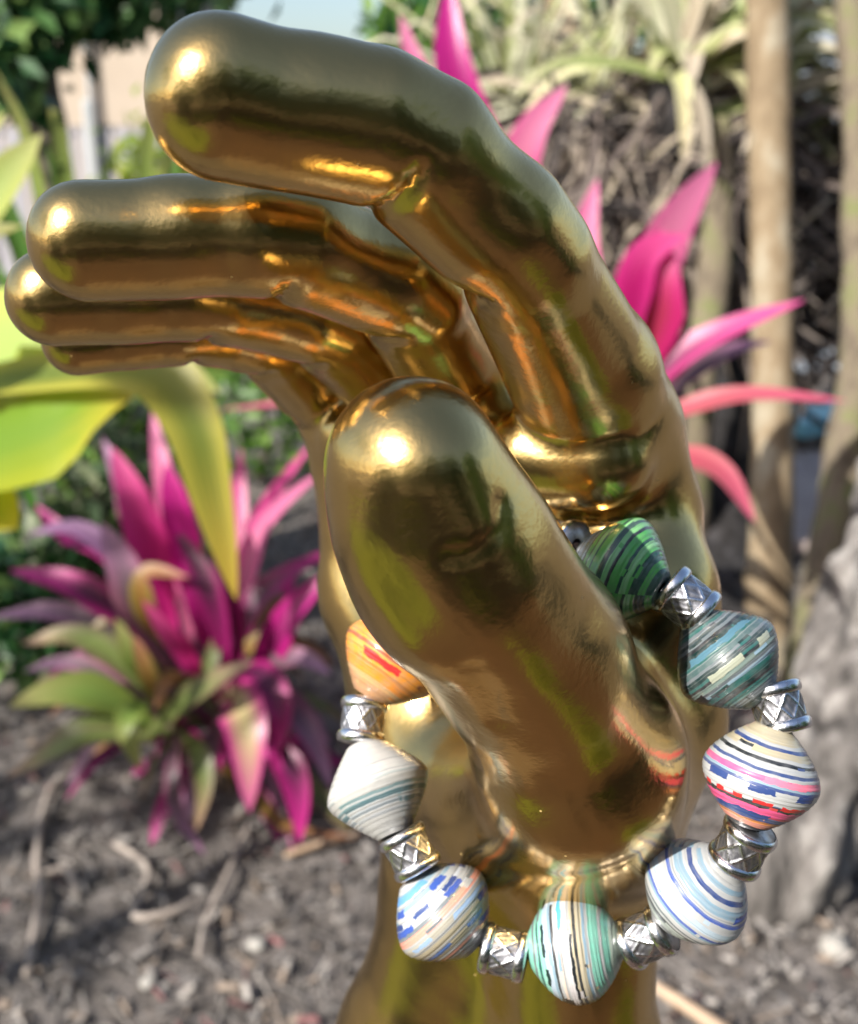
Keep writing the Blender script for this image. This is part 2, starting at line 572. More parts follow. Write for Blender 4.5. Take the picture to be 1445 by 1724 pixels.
# hedge of mixed shrubs that closes the view, each bush a thing of its own
hx = [(560, 480, 5.6, .55, .5, mid_leaf, 'fresh green'), (900, 120, 5.2, .6, .9, dark_leaf, 'grey green'), (1130, 60, 5.6, .7, 1.0, dark_leaf, 'deep green'),
      (1380, 30, 5.8, .8, 1.0, grey_leaf, 'dusty green'), (430, 400, 6.2, .5, .42, dark_leaf, 'dark'), (330, 330, 6.6, .5, .4, yel_leaf, 'yellow green')]
lab = {0: 'fresh green shrub growing behind the curled gold fingers', 1: 'tall dark green shrub behind the strap leaf clump', 2: 'tall deep green shrub rising past the dry roots',
       3: 'dusty green shrub showing over the board fence', 4: 'dark low shrub in front of the picket fence', 5: 'yellow green shrub in front of the picket fence'}
for i, (px, py, D, rx, rz, m, w) in enumerate(hx):
    c = at(px, py, D)
    t = empty('garden_shrub', (c.x, c.y, 0), lab[i], 'shrub', 'shrubs closing the view')
    tube('stem', [(c.x, c.y, -0.03), (c.x + .02, c.y, 0.3), (c.x, c.y, max(0.5, c.z))], [0.04, 0.03, 0.02], bark, t, n=8, seg=8)
    scatter_leaves('foliage', [((c.x, c.y, max(.35, c.z * .9)), (rx, .45, max(.35, c.z * .9))), ((c.x + rx * .6, c.y + .2, max(.3, c.z * .6)), (rx * .7, .4, max(.3, c.z * .6)))],
                   2200, 0.13, m, t, seed=20 + i)

# tall trees behind the camera: they are what the gold mirrors
for i, (x, y, h, m) in enumerate([(-3.3, -2.9, 1.9, dark_leaf), (-1.2, -3.9, 3.3, dark_leaf), (0.9, -3.6, 3.8, dark_leaf), (3.1, -2.9, 3.8, dark_leaf), (3.9, -0.7, 3.0, dark_leaf)]):
    t = empty('garden_tree', (x, y, 0), 'dark leafy tree across the lawn, mirrored in the gold hand', 'tree', 'trees across the lawn')
    tube('trunk', [(x, y, -0.05), (x + 0.05, y, h * 0.35), (x, y, h * 0.7)], [0.12, 0.10, 0.06], bark, t, rough=0.2, n=12)
    scatter_leaves('crown', [((x, y, h * 0.62), (1.25, 1.0, h * 0.42)), ((x + .5, y + .2, h * .35), (1.1, .8, h * .33)), ((x - .6, y, h * .45), (1.0, .9, h * .4))], 3600, 0.22, m, t, seed=40 + i)

# an unseen open tree, added beyond the frame to dapple the bed
t = empty('added_dapple_tree', (-2.75, -0.35, 0), 'unseen open crowned young tree added beside the bed to dapple the mulch', 'tree')
tube('trunk', [(-2.75, -0.35, -.05), (-2.7, -.33, 1.0), (-2.75, -.35, 2.3)], [.05, .04, .02], bark, t, rough=.2, n=12)
scatter_leaves('crown', [((-2.7, -.35, 2.35), (.9, .8, .65)), ((-2.4, .1, 2.1), (.6, .6, .4)), ((-3.0, -.7, 2.0), (.6, .6, .4))], 210, .17, mid_leaf, t, seed=77, shell=.1)
# ------------------------------------------------------------------ trunks by the bed
trunkm = stone_like('pale_trunk', (0.13, 0.09, 0.05), (0.22, 0.165, 0.10), 11, 0.85, 0.4, 0.004, c3=(0.34, 0.31, 0.235), stretch=(1.5, 1.5, 0.8))
greytrunk = stone_like('grey_trunk', (0.025, 0.022, 0.02), (0.17, 0.155, 0.145), 13, 0.95, 1.0, 0.02, c3=(0.36, 0.34, 0.32), stretch=(2, 2, 0.6))
darktrunk = stone_like('dark_trunk', (0.005, 0.004, 0.004), (0.016, 0.014, 0.014), 14, 0.95, 0.8, 0.01, c3=(0.06, 0.056, 0.06), stretch=(2, 2, 0.5))  # near black bark tone, mottled with dark grey
mossy = stone_like('mossy_trunk', (0.07, 0.055, 0.04), (0.16, 0.13, 0.09), 18, 0.95, 0.6, 0.006, c3=(0.13, 0.15, 0.05), stretch=(1.5, 1.5, .8))


def stem_tree(name, label, pts, radii, mat, crown=True, knots=None, rough=0.1, seed=0, seg=14, lobes=0.0):
    base = Vector(pts[0]); base = Vector((base.x, base.y, 0))
    t = empty(name, base, label, 'tree')
    tube('trunk', pts, radii, mat, t, rough=rough, seed=seed, n=60, seg=seg, knots=knots, lobes=lobes)
    return t


D = 2.2
rootstem = stone_like('root_stem', (0.09, 0.07, 0.055), (0.22, 0.18, 0.145), 25, 0.9, 0.5, 0.004, c3=(0.36, 0.31, 0.26))
ss = stem_tree('slender_tree', 'slender pale tan trunk rising straight past the gray fence', [ground_at(1292, 1130, -0.03), at(1299, 900, D), at(1302, 600, D), at(1297, 300, D), at(1292, 0, D), at(1288, -260, D), at(1286, -520, D)],
               [.052, .043, .041, .041, .041, .039, .035], trunkm, knots=[.12, .3, .42, .56, .68, .8], rough=0.06)
tip = at(1286, -520, D)
lm_dry = leaf_mat('strap_leaf', (0.42, 0.43, 0.20), (0.52, 0.52, 0.32), (0.58, 0.50, 0.32), 0.5, 0.35, 0.6, var=0.3)
lm_green = leaf_mat('green_strap_leaf', (0.26, 0.33, 0.11), (0.40, 0.43, 0.20), (0.48, 0.46, 0.26), 0.45, 0.4, 0.6, var=0.3)
lm_straw = leaf_mat('straw_leaf', (0.42, 0.35, 0.25), (0.55, 0.48, 0.38), (0.58, 0.5, 0.4), 0.7, 0.25, 0.7, var=0.35)
for i in range(14):
    a = i * 2.4
    L = 0.45 + 0.2 * r2.random()
    d = Vector((math.cos(a), math.sin(a), 0))
    leaf(ss, [tip, tip + d * L * .45 + Vector((0, 0, .22)), tip + d * L * .9 + Vector((0, 0, .08)), tip + d * L * 1.15 - Vector((0, 0, .2))], 0.05, lm_green, shape='strap', hint=(0, 0, 1), n=10)

stem_tree('dark_tree', 'thick dark trunk standing behind the pink leaves', [ground_at(1195, 1130, -0.03), at(1200, 900, 2.55), at(1205, 640, 2.6), at(1225, 430, 2.65), at(1215, 150, 2.7), at(1190, -200, 2.7)],
          [.13, .095, .085, .07, .06, .05], darktrunk, rough=0.4, seed=3)
stem_tree('tan_tree', 'short brownish stem leaning beside the dark trunk', [ground_at(1170, 1010, -0.03), at(1178, 700, 2.35), at(1200, 480, 2.35), at(1212, 330, 2.35), at(1216, 200, 2.35)],
          [.035, .03, .036, .03, .02], mossy, rough=0.2, seed=5)
stem_tree('mossy_tree', 'mossy leaning trunk at the edge of the path', [ground_at(1352, 1180, -0.03), at(1385, 1020, 2.0), at(1425, 780, 2.02), at(1450, 560, 2.05), at(1452, 300, 2.1), at(1430, -100, 2.15), at(1400, -400, 2.2)],
          [.06, .045, .04, .038, .036, .033, .03], mossy, rough=0.25, seed=8)
stem_tree('gnarled_tree', 'thick gnarled grey trunk spreading over the mulch beside the blue striped bead', [ground_at(1300, 1545, -0.05), at(1335, 1430, 1.52), at(1395, 1200, 1.6), at(1460, 980, 1.68), at(1540, 700, 1.75), at(1640, 300, 1.85), at(1720, -100, 1.9)],
          [.07, .072, .062, .055, .05, .045, .04], greytrunk, rough=0.5, seed=13, seg=48, lobes=.22)
stem_tree('grey_tree', 'dim grey trunk base behind the gnarled trunk', [ground_at(1460, 1480, -0.05), at(1450, 1250, 1.9), at(1500, 1000, 1.95), at(1570, 600, 2.0)],
          [.10, .075, .06, .055], darktrunk, rough=0.5, seed=17, seg=40, lobes=.2)
stem_tree('pale_tree', 'pale thin trunk half hidden by the strap leaves', [ground_at(985, 820, -0.03), at(985, 520, 2.9), at(965, 250, 2.9), at(950, 40, 2.9), at(930, -300, 2.9)], [.05, .045, .045, .043, .04], trunkm, rough=0.15, seed=21)

# blue board lying on the path
bluem = stone_like('blue_paint', (0.18, 0.46, 0.56), (0.24, 0.55, 0.64), 6, 0.5, 0.1, 0.002)
c = at(1388, 703, 3.55)
bb = box('painted_board', (c.x, c.y, c.z), 0.26, 0.14, 0.05, bluem, rot=Matrix.Rotation(0.35, 3, 'Z') @ Matrix.Rotation(-0.14, 3, 'Y'), origin=(c.x, c.y, c.z), bevel=0.006)
tag(bb, 'small sky blue board on a grey block beside the slender trunk', 'board')
blk = box('concrete_block', (c.x, c.y + 0.02, (c.z - .03) / 2), 0.24, 0.16, c.z - 0.04, greytrunk, origin=(c.x, c.y, 0), bevel=0.01)
tag(blk, 'rough grey block standing under the small blue board', 'block')

# ------------------------------------------------------------------ strap-leaved clumps on the trunks, with dry roots
def strap_clump(center, n, L, w, mats, label, up=0.5, seed=1, group='strap leaved clumps', spread=(1, .7), dry=260, drop=0.5):
    q = random.Random(seed)
    c = Vector(center)
    t = empty('strap_leaf_plant', c, label, 'plant', group)
    tube('rootstock', [c - Vector((0, -.02, .16)), c - Vector((0, 0, .05)), c + Vector((0, 0, .03))], [.05, .06, .03], darktrunk, t, rough=.4, n=10)
    for i in range(n):
        a = q.random() * 6.283
        e = up + q.gauss(0, .45)
        l = L * (0.65 + .6 * q.random())
        d = Vector((math.cos(a) * math.cos(e) * spread[0], math.sin(a) * math.cos(e) * spread[1], math.sin(e)))
        p0 = c + Vector((q.gauss(0, .03), q.gauss(0, .02), q.gauss(0, .02)))
        p1 = p0 + d * l * .45
        p2 = p0 + d * l * .85 - Vector((0, 0, .10 * l))
        p3 = p0 + d * l * 1.1 - Vector((0, 0, (.42 * l) * q.random() + .1 * l))
        leaf(t, [p0, p1, p2, p3], w * (.7 + .6 * q.random()), mats[i % len(mats)], shape='strap', n=9, fold=.3, hint=(0, -.6, .8))
    if dry:
        V = []
        for i in range(dry):
            x = q.gauss(0, .17); s = Vector((x, .06 + q.gauss(0, .05), q.gauss(-.24, .12)))
            p0 = c + s
            p3 = p0 + Vector((q.gauss(0, .16), q.gauss(-.02, .06), -drop * (q.random() - .12)))
            p1 = p0.lerp(p3, .5) + Vector((q.gauss(0, .09), q.gauss(0, .05), q.gauss(.02, .08)))
            V.append(leaf_geo([p0, p1, p3], .010 + .016 * q.random() ** 2, shape='strap', n=6, hint=(q.gauss(0, .5), -1, q.random()), fold=.4))
        v, f, u = merge(V)
        o = mesh_obj('dry_leaves', v, f, [lm_root, lm_straw, lm_rootd], t, uvs=u)
        o.data.polygons.foreach_set('material_index', [(0, 0, 2, 0, 1, 2, 0, 2)[(j // 20) * 7 % 8] for j in range(len(o.data.polygons))])
        o['kind'] = 'stuff'
    return t


lm_root = leaf_mat('dry_roots', (0.06, 0.045, 0.04), (0.20, 0.16, 0.14), (0.32, 0.27, 0.235), 0.85, 0.1, 0.8, var=0.1)
lm_pale = leaf_mat('pale_strap_leaf', (0.55, 0.56, 0.40), (0.62, 0.60, 0.46), (0.66, 0.58, 0.44), 0.5, 0.35, 0.5, None, 0.15)
lm_rootd = leaf_mat('dark_roots', (0.02, 0.016, 0.016), (0.06, 0.05, 0.048), (0.10, 0.085, 0.08), 0.9, 0.05, 0.8, None, 0.1)
strap_clump(at(1150, 135, 2.36), 46, .40, .042, [lm_dry, lm_green, lm_straw, lm_pale], 'pale strap leaved plant perched between the tan stem and the slender trunk', .65, 1, dry=420, drop=.42, spread=(1, .3))
strap_clump(at(1470, 130, 2.4), 40, .42, .036, [lm_dry, lm_straw, lm_green, lm_pale], 'strap leaved plant on the mossy trunk, straw coloured below', .35, 2, dry=200, drop=.4, spread=(1, .35))
strap_clump(at(870, 200, 2.7), 62, .50, .019, [lm_dry, lm_pale, lm_green, lm_pale], 'fine grassy plant with many sunlit blades above the pink leaves', .6, 3, dry=300, drop=.6)
strap_clump(at(1030, 190, 2.65), 58, .50, .020, [lm_dry, lm_straw, lm_pale], 'straw yellow grassy plant beside the pale thin trunk', .55, 4, dry=420, drop=.7)
strap_clump(at(1395, 300, 2.5), 44, .34, .020, [lm_straw, lm_dry], 'sparse straw leaved plant in front of the board fence', .2, 6, dry=160, drop=.25, spread=(1, .4))

# tangled thin stems hanging under the first clump
q = random.Random(31)
V = []
for i in range(90):
    x0, y0 = 930 + 340 * q.random(), 170 + 200 * q.random()
    Dq = 2.42 + .2 * q.random()
    x1, y1 = x0 + q.gauss(0, 70), y0 + 140 + 260 * q.random()
    pm = at((x0 + x1) / 2 + q.gauss(0, 45), (y0 + y1) / 2 - 30 * q.random(), Dq - .05)
    V.append(tube_geo([at(x0, y0, Dq), pm, at(x1, y1, Dq + .05)], [.007 * (.4 + q.random()), .006, .003], seg=6, n=9))
v, f = merge(V)[:2]
first = bpy.data.objects['strap_leaf_plant']
o = mesh_obj('dry_stems', v, f, rootstem, first)
o['kind'] = 'stuff'
# ------------------------------------------------------------------ magenta cordylines and lime leaves
PINK = leaf_mat('pink_leaf', (0.40, 0.012, 0.14), (0.58, 0.03, 0.22), (0.66, 0.10, 0.30), 0.35, 0.45, 0.5, (0.9, 0.05, 0.3), 0.15)
LPINK = leaf_mat('light_pink_leaf', (0.72, 0.22, 0.36), (0.76, 0.12, 0.33), (0.78, 0.22, 0.42), 0.4, 0.45, 0.6, (0.9, 0.2, 0.4), 0.1)
MAG = leaf_mat('magenta_leaf', (0.20, 0.006, 0.09), (0.42, 0.01, 0.18), (0.5, 0.02, 0.23), 0.32, 0.4, 0.5, (0.8, 0.02, 0.3), 0.2)
DARKM = leaf_mat('dark_magenta_leaf', (0.06, 0.012, 0.04), (0.26, 0.01, 0.11), (0.45, 0.02, 0.2), 0.35, 0.3, 0.6, (0.5, 0.01, 0.2), 0.25)
MAUVE = leaf_mat('mauve_leaf', (0.10, 0.07, 0.08), (0.24, 0.09, 0.14), (0.4, 0.2, 0.34), 0.4, 0.25, 0.6, None, 0.2)
SALM = leaf_mat('salmon_leaf', (0.46, 0.08, 0.12), (0.54, 0.14, 0.16), (0.60, 0.10, 0.20), 0.4, 0.45, 0.6, (0.9, 0.25, 0.15), 0.1, 0.85)
OLIVE = leaf_mat('olive_leaf', (0.13, 0.17, 0.045), (0.13, 0.12, 0.05), (0.32, 0.19, 0.13), 0.4, 0.35, 0.6, None, 0.25, 0.85)
LTGRN = leaf_mat('light_green_leaf', (0.20, 0.30, 0.06), (0.20, 0.26, 0.05), (0.36, 0.34, 0.12), 0.4, 0.45, 0.5, None, 0.15)
PURP = leaf_mat('lavender_leaf', (0.16, 0.07, 0.16), (0.24, 0.11, 0.24), (0.34, 0.17, 0.34), 0.6, 0.4, 0.5, None, 0.15)
ORNG = leaf_mat('orange_olive_leaf', (0.24, 0.13, 0.03), (0.22, 0.17, 0.04), (0.34, 0.15, 0.08), 0.4, 0.4, 0.5, None, 0.15)
CREAM = leaf_mat('cream_streaked_leaf', (0.55, 0.45, 0.22), (0.55, 0.04, 0.24), (0.6, 0.1, 0.3), 0.35, 0.4, 0.5, None, 0.1, 0.95)
LIME = leaf_mat('lime_leaf', (0.17, 0.32, 0.03), (0.38, 0.44, 0.03), (0.58, 0.46, 0.06), 0.35, 0.5, 0.35, (0.75, 0.75, 0.05), 0.08, 0.9)
LIMEP = leaf_mat('pale_lime_leaf', (0.42, 0.55, 0.14), (0.52, 0.58, 0.12), (0.55, 0.55, 0.2), 0.35, 0.5, 0.35, (0.7, 0.85, 0.2), 0.08, 0.9)
DARKR = leaf_mat('dark_red_leaf', (0.30, 0.03, 0.05), (0.48, 0.015, 0.14), (0.55, 0.03, 0.2), 0.35, 0.4, 0.5, None, 0.1)
PINKDK = leaf_mat('pink_purple_leaf', (0.20, 0.03, 0.10), (0.66, 0.08, 0.28), (0.72, 0.10, 0.32), 0.35, 0.4, 0.5, None, 0.1, 0.6)
LIMEY = leaf_mat('yellow_lime_leaf', (0.15, 0.20, 0.035), (0.48, 0.44, 0.07), (0.60, 0.40, 0.06), 0.3, 0.5, 0.4, (0.7, 0.65, 0.05), 0.05, 0.97)
GREEN = leaf_mat('green_blade', (0.07, 0.20, 0.03), (0.12, 0.28, 0.05), (0.2, 0.32, 0.08), 0.4, 0.4, 0.5, None, 0.2)
stemm = stone_like('plant_stem', (0.12, 0.08, 0.06), (0.22, 0.17, 0.11), 30, 0.8, 0.4, 0.004)


def cordyline(name, label, cat, base, top, r, leaves, group=None, stem=True, slim=1.0):
    base, top = Vector(base), Vector(top)
    t = empty(name, base, label, cat, group)
    if stem:
        tube('stem', [base - Vector((0, 0, .03)), base.lerp(top, .5) + Vector((.01, .01, 0)), top], [r, r * .9, r * .6], stemm, t, rough=.15, n=14, seg=10)
    for L in leaves:
        pts, w, m = L[:3]
        kw = L[3] if len(L) > 3 else {}
        pp = [at(*p) for p in pts]
        leaf(t, pp, w * slim, m, **kw)
    return t


B = ground_at(385, 1330)
cordyline('cordyline', 'magenta leaved cordyline growing from the mulch under the gold fingers', 'plant', B, at(350, 1120, 1.72), .014, [
    ([(300, 1130, 1.72), (262, 960, 1.66), (228, 850, 1.62), (188, 752, 1.62)], .092, PINK, dict(fold=.35)),
    ([(325, 1120, 1.75), (300, 930, 1.74), (275, 800, 1.74), (256, 690, 1.76)], .060, LPINK),
    ([(365, 1130, 1.70), (320, 960, 1.66), (296, 850, 1.64), (280, 780, 1.64)], .078, MAG),
    ([(300, 900, 1.60), (335, 960, 1.58), (365, 1040, 1.58), (385, 1140, 1.62)], .062, DARKM),
    ([(380, 1130, 1.76), (392, 980, 1.80), (400, 860, 1.82), (406, 755, 1.84)], .064, PINK),
    ([(380, 1130, 1.78), (410, 960, 1.86), (450, 850, 1.94), (530, 740, 2.0)], .050, PINK),
    ([(390, 1130, 1.74), (412, 980, 1.76), (445, 880, 1.80), (545, 790, 1.86)], .058, LPINK),
    ([(395, 1140, 1.72), (420, 1030, 1.70), (470, 975, 1.70), (560, 925, 1.72)], .062, DARKM),
    ([(420, 1190, 1.70), (452, 1110, 1.66), (495, 1030, 1.64), (560, 960, 1.64)], .080, MAG, dict(fold=.4)),
    ([(350, 1170, 1.70), (320, 1115, 1.62), (280, 1065, 1.58), (240, 1010, 1.56)], .048, PINK),
    ([(370, 1180, 1.70), (395, 1170, 1.55), (415, 1230, 1.48), (420, 1368, 1.47)], .105, CREAM, dict(fold=.2, hint=(.1, -1, .2))),
    ([(375, 1160, 1.72), (430, 1130, 1.6), (470, 1190, 1.55), (468, 1270, 1.54)], .07, DARKM),
    ([(300, 1140, 1.70), (235, 1030, 1.62), (205, 950, 1.60), (170, 880, 1.60)], .085, MAUVE),
    ([(300, 1120, 1.74), (215, 960, 1.76), (130, 890, 1.78), (45, 900, 1.80)], .055, PURP),
    ([(330, 1130, 1.66), (250, 1040, 1.58), (245, 965, 1.56), (318, 972, 1.54)], .050, ORNG),
    ([(370, 1150, 1.7), (350, 1060, 1.6), (330, 1000, 1.58), (310, 930, 1.6)], .06, MAG),
    ([(400, 1150, 1.7), (395, 1080, 1.64), (385, 1000, 1.62), (355, 900, 1.64)], .055, DARKM),
    ([(380, 1160, 1.7), (440, 1090, 1.78), (470, 1040, 1.86), (500, 940, 1.95)], .05, MAG),
    ([(360, 1160, 1.72), (300, 1090, 1.75), (240, 1060, 1.8), (140, 1010, 1.85)], .07, DARKM),
    ([(380, 1190, 1.7), (460, 1180, 1.62), (520, 1230, 1.58), (560, 1330, 1.58)], .06, MAUVE),
    ([(360, 1150, 1.74), (230, 900, 1.84), (205, 820, 1.88), (170, 730, 1.9)], .05, MAUVE),
    ([(330, 1140, 1.70), (200, 1030, 1.68), (110, 980, 1.68), (15, 960, 1.70)], .075, DARKM),
    ([(320, 1150, 1.72), (190, 1070, 1.74), (90, 1030, 1.76), (-20, 1040, 1.78)], .065, MAUVE),
    ([(330, 1130, 1.76), (190, 940, 1.82), (110, 900, 1.86), (60, 850, 1.88)], .06, DARKM),
    ([(390, 1180, 1.68), (470, 1260, 1.6), (500, 1330, 1.58), (505, 1420, 1.58)], .07, DARKM),
    ([(380, 1200, 1.66), (350, 1260, 1.56), (330, 1330, 1.54), (300, 1400, 1.54)], .06, MAUVE),
], slim=.76, group='cordylines of the bed')
crd = bpy.data.objects['cordyline']
q = random.Random(21)
for i in range(54):
    a = q.random() * 6.28
    L = .12 + .14 * q.random()
    h0 = at(350, 1120, 1.72).lerp(B, q.random() * .8)
    d = Vector((math.cos(a), math.sin(a) * .8, q.gauss(.15, .5))).normalized()
    leaf(crd, [h0, h0 + d * L * .5 + Vector((0, 0, .02)), h0 + d * L * .85, h0 + d * L * 1.1 - Vector((0, 0, .05))], .016 + .026 * q.random(),
         [DARKM, MAUVE, OLIVE, DARKM, MAG, ORNG, OLIVE, DARKM][i % 8])
B = ground_at(285, 1330)
cordyline('cordyline', 'olive green rosette of young leaves at the foot of the magenta cordyline', 'plant', B, at(285, 1215, 1.6), .012, [
    ([(235, 1255, 1.60), (290, 1200, 1.52), (350, 1155, 1.47), (428, 1112, 1.44)], .062, OLIVE, dict(fold=.3)),
    ([(280, 1240, 1.60), (180, 1175, 1.56), (100, 1165, 1.54), (15, 1190, 1.52)], .085, LTGRN),
    ([(290, 1220, 1.62), (200, 1110, 1.62), (120, 1070, 1.62), (35, 1085, 1.62)], .062, OLIVE),
    ([(285, 1200, 1.66), (215, 1130, 1.70), (150, 1120, 1.72), (60, 1150, 1.74)], .07, OLIVE),
    ([(250, 1190, 1.54), (225, 1195, 1.48), (215, 1230, 1.45), (238, 1300, 1.45)], .055, LTGRN, dict(hint=(0, -1, .4))),
    ([(290, 1220, 1.60), (240, 1130, 1.56), (215, 1090, 1.55), (195, 1040, 1.55)], .05, LTGRN),
    ([(300, 1230, 1.60), (330, 1260, 1.52), (345, 1320, 1.5), (330, 1400, 1.5)], .045, OLIVE),
    ([(270, 1240, 1.58), (150, 1240, 1.55), (80, 1270, 1.55), (10, 1310, 1.56)], .05, OLIVE),
    ([(300, 1240, 1.58), (290, 1300, 1.52), (300, 1370, 1.52), (345, 1440, 1.53)], .035, MAUVE),
    ([(310, 1200, 1.62), (350, 1130, 1.6), (362, 1090, 1.6), (372, 1050, 1.6)], .035, OLIVE),
    ([(300, 1230, 1.6), (420, 1330, 1.6), (480, 1390, 1.6), (600, 1412, 1.62)], .03, ORNG),
    ([(290, 1220, 1.62), (180, 1140, 1.60), (110, 1115, 1.6), (40, 1130, 1.6)], .04, MAUVE),
    ([(290, 1230, 1.60), (170, 1215, 1.57), (110, 1235, 1.56), (60, 1265, 1.56)], .045, OLIVE),
    ([(300, 1220, 1.58), (260, 1160, 1.53), (240, 1110, 1.52), (225, 1070, 1.52)], .04, ORNG),
], group='cordylines of the bed', slim=.78)

B = ground_at(1010, 1330); B = Vector((B.x, B.y, 0))
top = at(1040, 800, 1.55)
B = Vector((top.x, top.y + .05, 0))
cordyline('cordyline', 'tall pink leaved cordyline standing behind the gold palm', 'plant', B, top, .016, [
    ([(990, 640, 1.55), (840, 330, 1.55), (765, 130, 1.54), (755, -40, 1.54)], .078, MAG, dict(fold=.35)),
    ([(980, 640, 1.58), (790, 330, 1.6), (710, 140, 1.62), (672, 22, 1.63)], .050, LPINK),
    ([(1000, 640, 1.55), (880, 340, 1.52), (890, 230, 1.50), (955, 142, 1.49)], .066, LPINK, dict(fold=.15, hint=(0, -1, .3))),
    ([(1040, 640, 1.55), (990, 480, 1.55), (985, 390, 1.55), (1006, 300, 1.55)], .050, LPINK, dict(hint=(0, -1, .3))),
    ([(1075, 660, 1.52), (1085, 520, 1.50), (1125, 395, 1.48), (1207, 272, 1.46)], .088, LPINK, dict(fold=.12, hint=(.3, -1, .3))),
    ([(1060, 680, 1.50), (1082, 560, 1.46), (1095, 470, 1.44), (1112, 385, 1.44)], .108, DARKR, dict(fold=.3, hint=(0, -1, .2))),
    ([(1060, 640, 1.46), (1060, 520, 1.43), (1085, 430, 1.42), (1155, 395, 1.42)], .060, PINK, dict(fold=.1, hint=(.2, -1, .4))),
    ([(1070, 700, 1.5), (1120, 620, 1.47), (1215, 560, 1.44), (1355, 505, 1.42)], .050, PINKDK, dict(fold=.3)),
    ([(1070, 700, 1.52), (1110, 640, 1.5), (1150, 600, 1.5), (1190, 570, 1.5)], .045, PINK),
    ([(1060, 730, 1.5), (1150, 690, 1.45), (1260, 665, 1.42), (1425, 675, 1.40)], .036, SALM, dict(fold=.3)),
    ([(1050, 780, 1.5), (1140, 770, 1.42), (1215, 795, 1.38), (1272, 880, 1.36)], .046, SALM, dict(fold=.3)),
    ([(1050, 740, 1.55), (1150, 640, 1.62), (1230, 590, 1.68), (1300, 575, 1.7)], .035, MAUVE),
    ([(1040, 760, 1.55), (940, 640, 1.6), (800, 600, 1.66), (640, 640, 1.7)], .05, DARKM),
    ([(1030, 780, 1.6), (900, 700, 1.7), (700, 660, 1.8), (370, 690, 1.9)], .045, SALM),
    ([(1040, 800, 1.5), (900, 820, 1.45), (700, 900, 1.42), (560, 1010, 1.4)], .06, DARKM),
], group='cordylines of the bed')

# lime-leaved plant reaching in from beyond the frame
base = Vector((-0.78, 1.12, 0))
crown = at(-330, 700, 1.08)
base = Vector((crown.x, crown.y, 0))
cordyline('lime_dracaena', 'lime green plant with broad yellow edged leaves arching under the gold fingertips', 'plant', base, crown, .02, [
    ([(-330, 700, 1.08), (-60, 740, 1.0), (120, 690, .96), (262, 632, .94)], .150, LIME, dict(wave=.10, fold=.15, hint=(-.2, -.7, .7), shape=(.25, .8, 1.0, .85, .42, .03))),
    ([(-330, 690, 1.10), (-80, 620, 1.06), (60, 570, 1.02), (200, 610, 1.0)], .135, LIMEP, dict(fold=.15, hint=(-.1, -.8, .6))),
    ([(-330, 690, 1.08), (0, 640, .98), (230, 618, .92), (318, 700, .90), (360, 850, .90), (398, 1010, .90)], .060, LIMEY, dict(fold=.22, hint=(.1, -.8, .6), n=26)),
    ([(-330, 690, 1.12), (0, 600, 1.15), (200, 580, 1.18), (372, 660, 1.2)], .095, LIMEP, dict(fold=.1, hint=(0, -.8, .6))),
    ([(-330, 720, 1.06), (-150, 800, 1.02), (-30, 850, 1.0), (30, 890, .98)], .09, LIME, dict(wave=.08)),
    ([(-330, 690, 1.10), (-150, 480, 1.12), (-20, 330, 1.14), (70, 225, 1.16)], .075, LIMEP, dict(hint=(0, -1, .4))),
    ([(-330, 690, 1.12), (-200, 420, 1.16), (-80, 280, 1.2), (10, 190, 1.22)], .08, LIMEP),
    ([(-330, 690, 1.0), (-220, 520, .9), (-90, 420, .88), (40, 380, .88)], .05, LTGRN),
])
# green blades between house and fingers
c = at(130, 330, 2.3)
t = empty('blade_plant', (c.x, c.y, 0), 'clump of upright green blades in front of the picket fence', 'plant')
q = random.Random(9)
for i in range(26):
    x = c.x + q.gauss(0, .12)
    l = c.z + q.gauss(.02, .16)
    y = c.y + q.gauss(0, .08)
    leaf(t, [(c.x + (x - c.x) * .4, y, 0), (x, y, l * .5), (x + (x - c.x) * .5, y - .03, l * .85), (x + (x - c.x) * 1.3, y - .08, l * (1.0 - .1 * q.random()))], .045, LTGRN if i % 2 else GREEN, shape='lance', hint=(q.gauss(0, .4), -1, .2))
# small leaved shrubs between
for i, (px, py, D_, rx, rz, m, lb) in enumerate([
        (150, 780, 2.05, .17, .22, grey_leaf, 'small leaved grey green shrub behind the magenta cordyline'),
        (240, 690, 2.35, .17, .22, mid_leaf, 'fresh green shrub under the arching lime leaf'),
        (60, 960, 2.0, .16, .10, dark_leaf, 'dark low shrub behind the lavender leaf'),
        (430, 620, 3.2, .3, .18, mid_leaf, 'low bright green shrub below the little finger')]):
    c = at(px, py, D_)
    t = empty('small_shrub', (c.x, c.y, 0), lb, 'shrub', 'small shrubs behind the cordylines')
    tube('stem', [(c.x, c.y, -.02), (c.x + .02, c.y, c.z * .5), (c.x, c.y, c.z)], [.012, .01, .006], bark, t, n=8, seg=8)
    scatter_leaves('foliage', [(c, (rx, rx * .8, rz)), ((c.x, c.y + .05, c.z * .5), (rx * 1.1, rx * .8, c.z * .5))], 620, .055, m, t, seed=60 + i)

